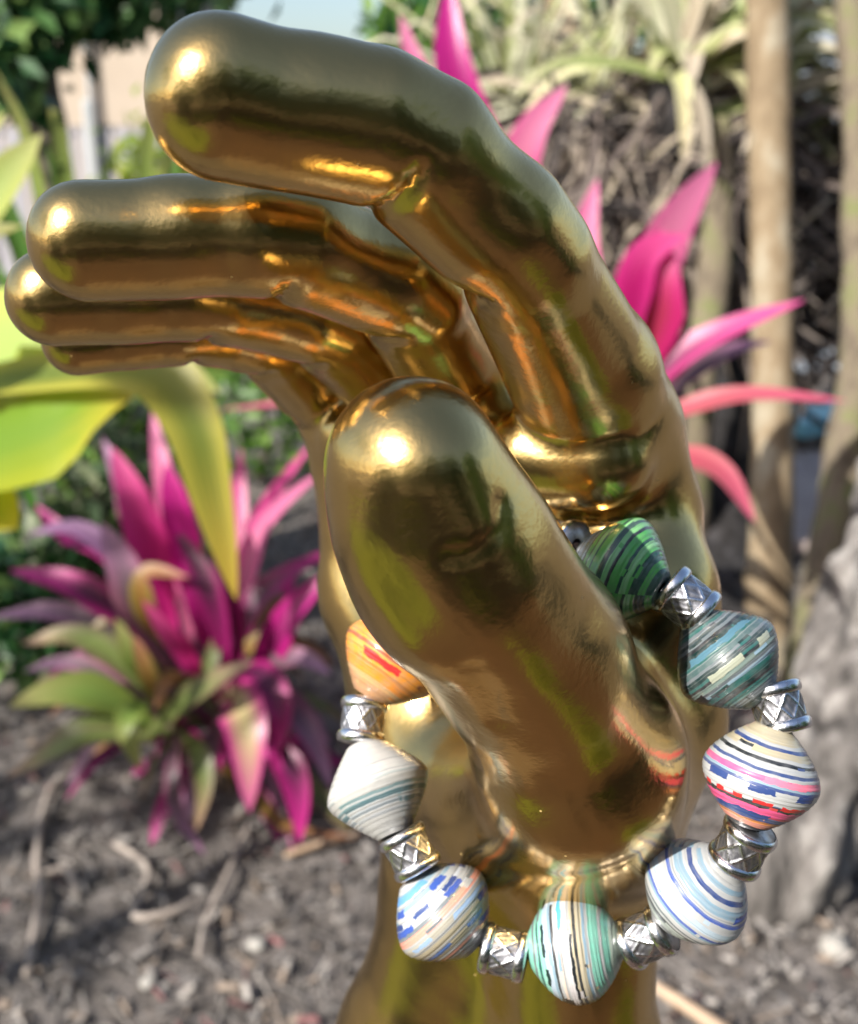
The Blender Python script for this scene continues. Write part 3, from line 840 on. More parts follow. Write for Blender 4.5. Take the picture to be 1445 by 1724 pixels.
# ------------------------------------------------------------------ dry bits lying on the mulch
rootm = stone_like('dry_root', (0.22, 0.18, 0.155), (0.38, 0.33, 0.29), 40, 0.9, 0.5, 0.003)
reed = stone_like('dry_reed', (0.34, 0.23, 0.15), (0.50, 0.37, 0.26), 20, 0.7, 0.3, 0.003)
def lying(pp, r, m, name, label, cat, group=None, z=.012):
    pts = [ground_at(x, y, z + .006 * (i % 2)) for i, (x, y) in enumerate(pp)]
    o = tube(name, pts, [r * .5, r * .65, r * .6, r * .4][:len(pts)] if len(pts) <= 4 else [r * .65] * len(pts), m, None, origin=pts[0], rough=.35, seg=8, n=24)
    return tag(o, label, cat, group)
lying([(1095, 1655), (1150, 1690), (1230, 1745)], .012, reed, 'dry_stalk', 'straight tan stalk lying beside the gold forearm', 'stalk', z=.02)
lying([(45, 1640), (68, 1510), (62, 1440), (85, 1330), (150, 1290)], .009, rootm, 'dry_root', 'pale curved root running up the mulch at the far edge of the bed', 'root', 'dry roots on the mulch')
lying([(195, 1420), (250, 1465), (225, 1540), (290, 1535), (330, 1515)], .008, rootm, 'dry_root', 'pale hooked root curling on the open mulch', 'root', 'dry roots on the mulch')
lying([(420, 1390), (380, 1480), (345, 1560), (335, 1610)], .008, rootm, 'dry_root', 'grey root below the hanging magenta leaf', 'root', 'dry roots on the mulch')
lying([(75, 1470), (115, 1465), (130, 1510)], .008, rootm, 'dry_root', 'short arched root in the middle of the mulch', 'root', 'dry roots on the mulch')
lying([(480, 1440), (540, 1420), (605, 1405)], .008, reed, 'dry_stalk', 'tan dry stalk lying behind the white bead', 'stalk')
def pebble(px, py, r, label):
    c = ground_at(px, py, r * .5)
    bm = bmesh.new(); bmesh.ops.create_icosphere(bm, subdivisions=3, radius=r)
    for w in bm.verts:
        w.co *= 1 + .35 * mnoise.noise(w.co * 40 + Vector((px, py, 0))); w.co.z *= .7
    me = bpy.data.meshes.new('pebble'); bm.to_mesh(me); bm.free()
    me.polygons.foreach_set('use_smooth', [True] * len(me.polygons))
    me.materials.append(palestone)
    o = bpy.data.objects.new('pebble', me); COL.objects.link(o); o.location = c
    tag(o, label, 'pebble', 'pebbles on the mulch')
palestone = stone_like('pale_stone', (0.26, 0.245, 0.22), (0.40, 0.38, 0.35), 30, .8, .3, .003)
pebble(1405, 1592, .020, 'white pebble at the foot of the gnarled trunk')
pebble(430, 1590, .012, 'small grey white pebble on open mulch near the gold forearm')
pebble(250, 1655, .011, 'little pale pebble at the front of the mulch')
# ------------------------------------------------------------------ the golden hand (one continuous surface from a distance field)
def mm(px, py, D):
    return np.array([(px - CX) * D / FPX, (CY - py) * D / FPX, D]) * 1000.0


def rcone(p, a, b, r1, r2):
    ba = b - a
    l2 = float(ba @ ba)
    rr = r1 - r2
    a2 = l2 - rr * rr
    il2 = 1.0 / l2
    pa = p - a
    y = pa @ ba
    z = y - l2
    q = pa * l2 - y[:, None] * ba
    x2 = np.einsum('ij,ij->i', q, q)
    y2 = y * y * l2
    z2 = z * z * l2
    k = np.sign(rr) * rr * rr * x2
    d = (np.sqrt(x2 * a2 * il2) + y * rr) * il2 - r1
    d = np.where(np.sign(y) * a2 * y2 < k, np.sqrt(x2 + y2) * il2 - r1, d)
    d = np.where(np.sign(z) * a2 * z2 > k, np.sqrt(x2 + z2) * il2 - r2, d)
    return d


def smin(a, b, k):
    h = np.maximum(k - np.abs(a - b), 0) / k
    return np.minimum(a, b) - h * h * k * 0.25


def chain(p, nodes, k):
    d = None
    for (a, ra), (b, rb) in zip(nodes[:-1], nodes[1:]):
        s = rcone(p, a, b, ra, rb)
        d = s if d is None else smin(d, s, k)
    return d


def N(px, py, D, r):
    return (mm(px, py, D), r)


FINGERS = {
    # base inside the palm, knuckle joints, finger end
    'index': [N(1035, 800, .211, 11.5), N(1000, 660, .199, 12.5), N(872, 408, .166, 9.3), N(680, 222, .153, 9.4), N(376, 158, .145, 10.0)],
    'middle': [N(810, 760, .232, 10.5), N(780, 640, .224, 10.0), N(683, 478, .186, 8.6), N(470, 392, .171, 8.7), N(146, 402, .165, 8.55)],
    'ring': [N(700, 760, .250, 10.0), N(672, 655, .243, 8.8), N(540, 536, .206, 7.6), N(345, 492, .193, 7.5), N(92, 498, .187, 7.9)],
    'little': [N(590, 780, .262, 9.0), N(548, 672, .258, 7.4), N(450, 572, .229, 6.3), N(320, 553, .219, 6.0), N(128, 572, .214, 6.3)],
}
DOWN_CAM = np.array([0, -math.cos(PITCH), math.sin(PITCH)])     # straight down in the world, seen by the camera
WRIST_R, WRIST_U = mm(968, 1490, .2175), mm(778, 1490, .2405)
BASE_DROP = 230.0


CREASES = []


def hand_sdf(p):
    d = hand_body(p)
    for pts, depth, w in CREASES:
        c = None
        for q0, q1 in zip(pts[:-1], pts[1:]):
            ba = q1 - q0
            pa = p - q0
            h_ = np.clip(pa @ ba / (ba @ ba), 0, 1)
            s_ = ((pa - h_[:, None] * ba) ** 2).sum(1)
            c = s_ if c is None else np.minimum(c, s_)
        d = d + depth * np.exp(-c / (w * w))
    return d


def wobble(p):
    return (0.13 * np.sin(p[:, 0] * .31 + 1.3 * np.sin(p[:, 1] * .17)) * np.sin(p[:, 1] * .27 + p[:, 2] * .21 + 1)
            + 0.025 * np.sin(p[:, 0] * .55 + p[:, 1] * .43 + 2) * np.sin(p[:, 2] * .5 - p[:, 1] * .31))


def hand_body(p):
    # palm
    idx = chain(p, [N(1022, 740, .208, 12.3), N(1058, 860, .2165, 11.8), N(1087, 1000, .2085, 12.2), N(1095, 1200, .2145, 13.2), N(1010, 1420, .226, 15)], 6)
    mid = chain(p, [N(805, 700, .229, 11.8), N(900, 1000, .236, 12), N(925, 1400, .236, 14)], 6)
    rin = chain(p, [N(690, 715, .246, 11.2), N(770, 1000, .250, 12), N(845, 1400, .243, 14)], 6)
    lit = chain(p, [N(601, 735, .2595, 10.6), N(628, 1000, .262, 11.5), N(688, 1200, .258, 12), N(765, 1430, .249, 14)], 6)
    palm = smin(smin(idx, mid, 9), smin(rin, lit, 9), 9)
    # mounds under the fingers
    for (c, r) in (N(800, 700, .221, 9.6), N(690, 715, .238, 8.8), N(600, 735, .252, 8.0)):
        palm = smin(palm, np.linalg.norm(p - c, axis=1) - r, 5)
    hyp = chain(p, [N(690, 1080, .252, 12.5), N(730, 1290, .246, 13.5)], 4)
    palm = smin(palm, hyp, 8)
    mound = chain(p, [N(905, 768, .2025, 9.6), N(1012, 774, .1965, 9.0)], 2)
    palm = smin(palm, mound, 3.0)
    rise = chain(p, [N(900, 960, .226, 11), N(1020, 1010, .2065, 10.3)], 2)
    palm = smin(palm, rise, 7)
    # wrist and forearm down to the flat base
    a1 = WRIST_R + DOWN_CAM * 45 + np.array([2, 0, 0]); a2 = WRIST_U + DOWN_CAM * 45 + np.array([-8, 0, 0])
    e1 = WRIST_R + DOWN_CAM * (BASE_DROP + 30) + np.array([6, 0, 0]); e2 = WRIST_U + DOWN_CAM * (BASE_DROP + 30) + np.array([-22, 0, 0])
    f1 = chain(p, [(WRIST_R, 15.5), (a1, 16.5), (e1, 27)], 10)
    f2 = chain(p, [(WRIST_U, 15.5), (a2, 19), (e2, 27)], 10)
    fore = smin(f1, f2, 14)
    d = smin(palm, fore, 12)
    # heel of the hand and thumb
    heel = chain(p, [N(790, 1350, .2280, 12.5), N(850, 1368, .2165, 12.6), N(910, 1366, .2095, 13.0), N(985, 1350, .2030, 13.5)], 8)
    thumb = chain(p, [N(690, 768, .150, 10.7), N(720, 860, .153, 11.5), N(780, 972, .159, 13.0), N(888, 1098, .173, 13.6),
                      N(976, 1275, .188, 15.8), N(988, 1345, .200, 14.0)], 9)
    pad = chain(p, [N(712, 795, .1468, 9.4), N(755, 882, .1497, 9.6)], 2)
    thumb = smin(thumb, pad, 1.6)
    pad2 = chain(p, [N(850, 1020, .1615, 10.2), N(930, 1180, .177, 11.5)], 2)
    thumb = smin(thumb, pad2, 5)
    th = smin(thumb, heel, 14)
    d = smin(d, th, 13.0)
    dors = chain(p, [N(1002, 610, .1965, 9.4), N(1022, 720, .2085, 11.7), N(1058, 860, .2165, 11.8)], 6)
    d = smin(d, dors, 6)
    # fingers: bent phalanges, fleshy pads on the inner side
    F = None
    for nm, nodes in FINGERS.items():
        (a_, ra_), (b_, rb_) = nodes[3], nodes[4]
        skel = [nodes[0]]
        for i in (1, 2, 3):          # each joint bends over a short way instead of at one point
            (j, rj), u1, u2 = nodes[i], nodes[i - 1][0], nodes[i + 1][0]
            u1, u2 = (j - u1) / np.linalg.norm(j - u1), (u2 - j) / np.linalg.norm(u2 - j)
            c_ = 0.42 * rj
            skel += [(j - u1 * c_, rj * 1.02), (j + u2 * c_, rj * 1.02)]
        skel += [(a_ * .5 + b_ * .5, (ra_ + rb_) * .475), nodes[4]]
        f = chain(p, skel, 3.0)
        for i in range(1, 4):
            (a, ra), (b, rb) = nodes[i], nodes[i + 1]
            ax = (b - a) / np.linalg.norm(b - a)
            # inner side of the bend
            other = nodes[i + 2][0] - b if i < 3 else -(a - nodes[i - 1][0])
            inn = other - ax * (other @ ax)
            if i == 3:
                prev = a - nodes[i - 1][0]
                inn = -(prev - ax * (prev @ ax))
            inn = inn / (np.linalg.norm(inn) + 1e-9)
            L = np.linalg.norm(b - a)
            off = {1: 2.3, 2: 2.2, 3: 1.5}[i]
            t0, t1 = (0.26, 0.78) if i < 3 else (0.24, 1.0)
            pa, pb = a + ax * L * t0 + inn * off, a + ax * L * t1 + inn * off
            f = smin(f, rcone(p, pa, pb, (ra * (1 - t0) + rb * t0) * 0.96, (ra * (1 - t1) + rb * t1) * 0.96), 1.2)
        for i in (1, 2, 3):
            (j, rj), a0, b0_ = nodes[i], nodes[i - 1][0], nodes[i + 1][0]
            u1, u2 = (j - a0) / np.linalg.norm(j - a0), (b0_ - j) / np.linalg.norm(b0_ - j)
            t_ = (u1 + u2) / np.linalg.norm(u1 + u2)
            n_ = u2 - u1
            n_ = n_ - t_ * (n_ @ t_)
            n_ /= np.linalg.norm(n_)
            pj = p - j
            tt, nn = pj @ t_, pj @ n_
            s_ = np.cross(t_, n_)
            ss_ = pj @ s_
            rad_ = np.sqrt(nn * nn + ss_ * ss_) + 1e-6
            mask = np.clip((nn / rad_ + (0.15 if i > 1 else -0.2)) / 0.6, 0, 1)
            mask = mask * mask * (3 - 2 * mask) * np.exp(-(np.maximum(0, rad_ - rj * 1.6) / 3) ** 2)
            tl = tt + 0.12 * np.abs(ss_)
            f = f + mask * (1.0 if i > 1 else 0.6) * np.exp(-(tl / 1.3) ** 2)
        F = f if F is None else smin(F, f, 0.9)
    d = smin(d, F, 2.2)
    # flat base
    plane = p @ DOWN_CAM - (WRIST_R @ DOWN_CAM + BASE_DROP)
    return np.maximum(d + wobble(p), plane)


def on_skin(px, py, d0=100.0, lift=0.0):
    """where the line of sight through a point of the photograph meets the hand"""
    t = d0
    for _ in range(60):
        s_ = float(hand_body(mm(px, py, t / 1000.0)[None])[0])
        t += s_ * 0.8
    return mm(px, py, (t + lift) / 1000.0)


for line, r, k in (
        ([(846, 850), (845, 885), (822, 915), (790, 934), (760, 938)], 0.42, 1.5),
        ([(800, 1130), (822, 1165), (838, 1215)], 0.55, 2.2),
        ([(930, 1000), (985, 1040)], 0.25, 4.0),
        ([(1105, 1180), (1125, 1240), (1110, 1300)], 0.3, 4.0),
        ([(700, 720), (790, 780)], -0.35, 5.0),
        ([(640, 960), (760, 1100)], 0.45, 3.0),
        ([(800, 1452), (850, 1470), (930, 1478), (1010, 1470), (1060, 1450)], 0.4, 2.2),
        ([(900, 1150), (1000, 1230)], -0.5, 6.0)):
    CREASES.append(([on_skin(*q) for q in line], r, k))


def surface_nets(fun, lo, hi, h, coarse=4):
    n = [int(math.ceil((hi[i] - lo[i]) / (h * coarse))) * coarse + 1 for i in range(3)]
    ax = [lo[i] + np.arange(n[i]) * h for i in range(3)]
    ca = [a[::coarse] for a in ax]
    G = np.stack(np.meshgrid(*ca, indexing='ij'), -1).reshape(-1, 3)
    fc = fun(G).reshape([len(a) for a in ca])
    near = np.abs(fc) < h * coarse * 1.9
    # a coarse block is live when any of its corners is near the surface
    live = np.zeros([s - 1 for s in fc.shape], bool)
    for dx in (0, 1):
        for dy in (0, 1):
            for dz in (0, 1):
                live |= near[dx:dx + live.shape[0], dy:dy + live.shape[1], dz:dz + live.shape[2]]
    f = np.repeat(np.repeat(np.repeat(np.where(fc < 0, -1.0, 1.0)[:-1, :-1, :-1], coarse, 0), coarse, 1), coarse, 2)
    f = np.pad(f, ((0, 1), (0, 1), (0, 1)), mode='edge')
    m = np.zeros(f.shape, bool)
    bl = np.argwhere(live) * coarse
    for dx in range(coarse + 1):
        for dy in range(coarse + 1):
            for dz in range(coarse + 1):
                m[bl[:, 0] + dx, bl[:, 1] + dy, bl[:, 2] + dz] = True
    ii = np.argwhere(m)
    pts = np.stack([ax[i][ii[:, i]] for i in range(3)], 1)
    val = np.empty(len(pts))
    for s in range(0, len(pts), 150000):
        val[s:s + 150000] = fun(pts[s:s + 150000])
    f[ii[:, 0], ii[:, 1], ii[:, 2]] = val
    s = f < 0
    nx, ny, nz = f.shape
    cnt = np.zeros((nx - 1, ny - 1, nz - 1), np.int8)
    for dx in (0, 1):
        for dy in (0, 1):
            for dz in (0, 1):
                cnt += s[dx:nx - 1 + dx, dy:ny - 1 + dy, dz:nz - 1 + dz]
    act = (cnt > 0) & (cnt < 8)
    cells = np.argwhere(act)
    vid = -np.ones(act.shape, np.int64)
    vid[cells[:, 0], cells[:, 1], cells[:, 2]] = np.arange(len(cells))
    acc = np.zeros((len(cells), 3)); num = np.zeros(len(cells))
    corners = [(a, b, c) for a in (0, 1) for b in (0, 1) for c in (0, 1)]
    for A in corners:
        for k in range(3):
            if A[k]: continue
            B = list(A); B[k] = 1
            fa = f[cells[:, 0] + A[0], cells[:, 1] + A[1], cells[:, 2] + A[2]]
            fb = f[cells[:, 0] + B[0], cells[:, 1] + B[1], cells[:, 2] + B[2]]
            x = (fa < 0) != (fb < 0)
            t = np.where(x, fa / np.where(x, fa - fb, 1), 0)
            q = np.tile(np.array(A, float), (len(cells), 1)); q[:, k] += t
            acc[x] += q[x]; num[x] += 1
    V = np.array(lo) + (cells + acc / num[:, None]) * h
    quads = []
    for k in range(3):
        i, j = (k + 1) % 3, (k + 2) % 3
        sl0 = [slice(None)] * 3; sl1 = [slice(None)] * 3
        sl0[k] = slice(0, -1); sl1[k] = slice(1, None)
        for q in (i, j):
            sl0[q] = slice(1, -1); sl1[q] = slice(1, -1)
        s0, s1 = s[tuple(sl0)], s[tuple(sl1)]
        e = np.argwhere(s0 != s1)
        flip = s0[e[:, 0], e[:, 1], e[:, 2]]
        e = e.copy(); e[:, i] += 1; e[:, j] += 1
        def cell(di, dj):
            c = e.copy(); c[:, i] += di; c[:, j] += dj
            return vid[c[:, 0], c[:, 1], c[:, 2]]
        Q = np.stack([cell(-1, -1), cell(0, -1), cell(0, 0), cell(-1, 0)], 1)
        Q[flip] = Q[flip][:, ::-1]
        quads.append(Q)
    Q = np.concatenate(quads)
    Q = Q[(Q >= 0).all(1)]
    return V, Q


def grad(fun, V, e=0.15):
    g = np.zeros_like(V)
    for k in range(3):
        d = np.zeros(3); d[k] = e
        g[:, k] = (fun(V + d) - fun(V - d)) / (2 * e)
    return g


HV, HQ = surface_nets(hand_sdf, (-86, -330, 122), (72, 76, 372), 1.25)
for _ in range(2):
    g = grad(hand_sdf, HV)
    HV = HV - g * (hand_sdf(HV) / np.maximum((g * g).sum(1), 0.25))[:, None]
HN = grad(hand_sdf, HV, 0.3)
HN /= np.linalg.norm(HN, axis=1)[:, None] + 1e-9
B3 = np.array([tuple(RIGHT), tuple(UP), tuple(FWD)])
HW = HV / 1000.0 @ B3 + np.array(tuple(CAM))
HNW = HN @ B3
base_c = (WRIST_R + WRIST_U) / 2 + DOWN_CAM * BASE_DROP
BASE = Vector((base_c / 1000.0) @ B3 + np.array(tuple(CAM)))

k = NT('polished_gold')
v = k.coord('Object')
k.b.inputs['Metallic'].default_value = 1.0
fine = k.noise(900, 2, v)
smudge = k.noise(38, 4, v)
k.l(k.mix(smudge, (0.55, 0.38, 0.145), (0.66, 0.46, 0.185)), k.b.inputs['Base Color'])
smear = k.noise(9, 5, v, 0.6, 1.5)
k.l(k.math('ADD', k.math('ADD', k.math('MULTIPLY', smudge, 0.09), 0.11), k.math('MULTIPLY', smear, 0.13)), k.b.inputs['Roughness'])
k.bump(fine, 0.09, 0.0006)
# a few grains of dust
vo = k.n('ShaderNodeTexVoronoi'); vo.inputs['Scale'].default_value = 260; k.l(v, vo.inputs['Vector'])
sp = k.n('ShaderNodeSeparateColor'); k.l(vo.outputs['Color'], sp.inputs[0])
speck = k.math('MULTIPLY', k.math('LESS_THAN', vo.outputs['Distance'], 0.055), k.math('GREATER_THAN', sp.outputs[0], 0.80))
k.l(k.math('SUBTRACT', 1.0, k.math('MULTIPLY', speck, 0.8)), k.b.inputs['Metallic'])
gold = k.m

me = bpy.data.meshes.new('gold_hand')
me.from_pydata((HW - np.array(tuple(BASE))).tolist(), [], HQ.tolist())
me.polygons.foreach_set('use_smooth', [True] * len(me.polygons))
me.materials.append(gold)
me.update()
me.normals_split_custom_set_from_vertices(HNW.tolist())
hand = bpy.data.objects.new('mannequin_hand', me)
COL.objects.link(hand)
hand.location = BASE
tag(hand, 'shiny gold mannequin hand with curled fingers, wearing the paper bead bracelet', 'mannequin hand')

wood = stone_like('weathered_wood', (0.10, 0.07, 0.05), (0.22, 0.17, 0.12), 14, 0.8, 0.4, 0.004, stretch=(6, 6, 0.8))
post = empty('display_post', (BASE.x, BASE.y, 0), 'weathered square wooden post carrying the gold hand', 'post')
box('post_shaft', (BASE.x, BASE.y, (BASE.z - 0.03) / 2 - 0.02), 0.10, 0.10, BASE.z - 0.03 + 0.04, wood, post, bevel=0.004)
box('post_top', (BASE.x, BASE.y, BASE.z - 0.0135), 0.17, 0.15, 0.028, wood, post, bevel=0.004)
# ------------------------------------------------------------------ the bracelet
def lathe_geo(profile, seg=56, relief=None):
    """profile: list of (z, r) along the local z axis"""
    V, F = [], []
    n = len(profile)
    for i, (z, r) in enumerate(profile):
        for j in range(seg):
            th = 2 * math.pi * j / seg
            q = r + (relief(th, i, z) if relief else 0)
            V.append((q * math.cos(th), q * math.sin(th), z))
    for i in range(n - 1):
        for j in range(seg):
            F.append((i * seg + j, i * seg + (j + 1) % seg, (i + 1) * seg + (j + 1) % seg, (i + 1) * seg + j))
    return V, F


def local_obj(name, V, F, mat, parent, loc, quat, attr=None):
    me = bpy.data.meshes.new(name)
    me.from_pydata(V, [], F)
    me.polygons.foreach_set('use_smooth', [True] * len(me.polygons))
    me.materials.append(mat)
    if attr is not None:
        a = me.attributes.new(attr[0], 'FLOAT', 'POINT')
        a.data.foreach_set('value', attr[1])
    me.update()
    o = bpy.data.objects.new(name, me)
    COL.objects.link(o)
    o.parent = parent
    o.location = loc
    o.rotation_mode = 'QUATERNION'
    o.rotation_quaternion = quat
    return o


def bead_mat(name, bands, dashes=(), half=0.0076, seed=0.0, light=0.4, wob=0.5, spiral=0.6, flakes=None):
    """rolled printed paper under varnish: bands = (width, colour) along the axis, dashes = printed patches
    (position along the bead 0..1, width, colour, count round the bead, share painted)"""
    k = NT(name)
    p = k.coord('Object')
    s = k.n('ShaderNodeSeparateXYZ'); k.l(p, s.inputs[0])
    ang = k.math('ARCTAN2', s.outputs[1], s.outputs[0])
    an = k.math('DIVIDE', ang, 2 * math.pi)
    # paper edges wander a little round the bead
    nz = k.noise(160, 3, p)
    z01 = k.math('ADD', k.math('DIVIDE', s.outputs[2], 2 * half), 0.5)
    zz = k.math('ADD', k.math('ADD', z01, k.math('MULTIPLY', an, spiral * 0.1)), k.math('MULTIPLY', k.math('SUBTRACT', nz, 0.5), wob * 0.1))
    tot = sum(b[0] for b in bands)
    stops, x = [], 0.0
    for w, c in bands:
        stops.append((x, c)); x += w / tot
    col = None
    # colour ramps hold 32 stops
    cvv = k.n('ShaderNodeCombineXYZ')
    k.l(k.math('MULTIPLY', an, 2 * math.pi), cvv.inputs[0]); k.l(k.math('FLOOR', k.math('MULTIPLY', zz, 22.0)), cvv.inputs[1])
    cvv.inputs[2].default_value = seed
    pn = k.n('ShaderNodeTexNoise'); pn.inputs['Scale'].default_value = 1.0; pn.inputs['Detail'].default_value = 3; k.l(cvv.outputs[0], pn.inputs['Vector'])
    shift = k.math('MULTIPLY', k.math('GREATER_THAN', pn.outputs[0], 0.60), 0.085)
    zr = k.math('ADD', zz, shift)
    col = k.ramp(zr, stops[:32], 'CONSTANT')
    # uneven ink
    ink = k.noise(650, 4, p)
    col = k.mix(k.math('MULTIPLY', k.ramp(ink, [(0.35, (0, 0, 0)), (0.75, (1, 1, 1))]), 0.28), col, (0.30, 0.30, 0.30))
    # fine thin lines of the paper edges
    ed = k.math('FRACT', k.math('MULTIPLY', zz, 27.0))
    ln = k.n('ShaderNodeTexNoise', noise_dimensions='1D'); ln.inputs['Scale'].default_value = 34; ln.inputs['Detail'].default_value = 4
    k.l(k.math('ADD', zz, seed), ln.inputs['W'])
    col = k.mix(k.ramp(ln.outputs[0], [(0.26, (0.6,) * 3), (0.38, (0,) * 3)]), col, (0.07, 0.09, 0.11))
    col = k.mix(k.ramp(ln.outputs[0], [(0.60, (0,) * 3), (0.74, (light,) * 3)]), col, (0.45, 0.46, 0.47))
    for (pos, w, c, cnt, share) in dashes:
        inz = k.math('LESS_THAN', k.math('ABSOLUTE', k.math('SUBTRACT', k.math('ADD', zz, k.math('MULTIPLY', k.math('SUBTRACT', ink, 0.5), 0.05)), pos)), w / 2)
        wn_ = k.n('ShaderNodeTexWhiteNoise', noise_dimensions='2D')
        cv = k.n('ShaderNodeCombineXYZ')
        k.l(k.math('FLOOR', k.math('ADD', k.math('MULTIPLY', an, cnt), k.math('MULTIPLY', k.math('SUBTRACT', ink, 0.5), 0.5))), cv.inputs[0])
        cv.inputs[1].default_value = pos * 13.7 + seed
        k.l(cv.outputs[0], wn_.inputs[0])
        on = k.math('LESS_THAN', wn_.outputs[0], share)
        col = k.mix(k.math('MULTIPLY', inz, on), col, c)
    if flakes:
        fl = k.noise(420, 2, p)
        col = k.mix(k.ramp(fl, [(0.56, (0,) * 3), (0.62, (1,) * 3)]), col, flakes)
    k.l(col, k.b.inputs['Base Color'])
    k.b.inputs['Roughness'].default_value = 0.38
    k.b.inputs['Coat Weight'].default_value = 0.7
    k.b.inputs['Coat Roughness'].default_value = 0.12
    saw = k.math('ADD', k.math('MULTIPLY', ed, 0.6), k.math('MULTIPLY', ln.outputs[0], 1.0))
    k.bump(saw, 0.35, 0.00035)
    return k.m


W_, CR, BK, NV = (0.43, 0.44, 0.44), (0.46, 0.40, 0.27), (0.015, 0.018, 0.022), (0.03, 0.06, 0.20)
TL, DT, LB, GY = (0.012, 0.10, 0.09), (0.006, 0.026, 0.025), (0.22, 0.34, 0.43), (0.13, 0.155, 0.17)
GR, DG, LG = (0.08, 0.40, 0.07), (0.006, 0.06, 0.038), (0.22, 0.55, 0.20)
PK, RD, OR, BL = (0.72, 0.10, 0.25), (0.60, 0.03, 0.03), (0.80, 0.27, 0.02), (0.04, 0.09, 0.36)
SA, MN = (0.75, 0.30, 0.22), (0.22, 0.58, 0.45)

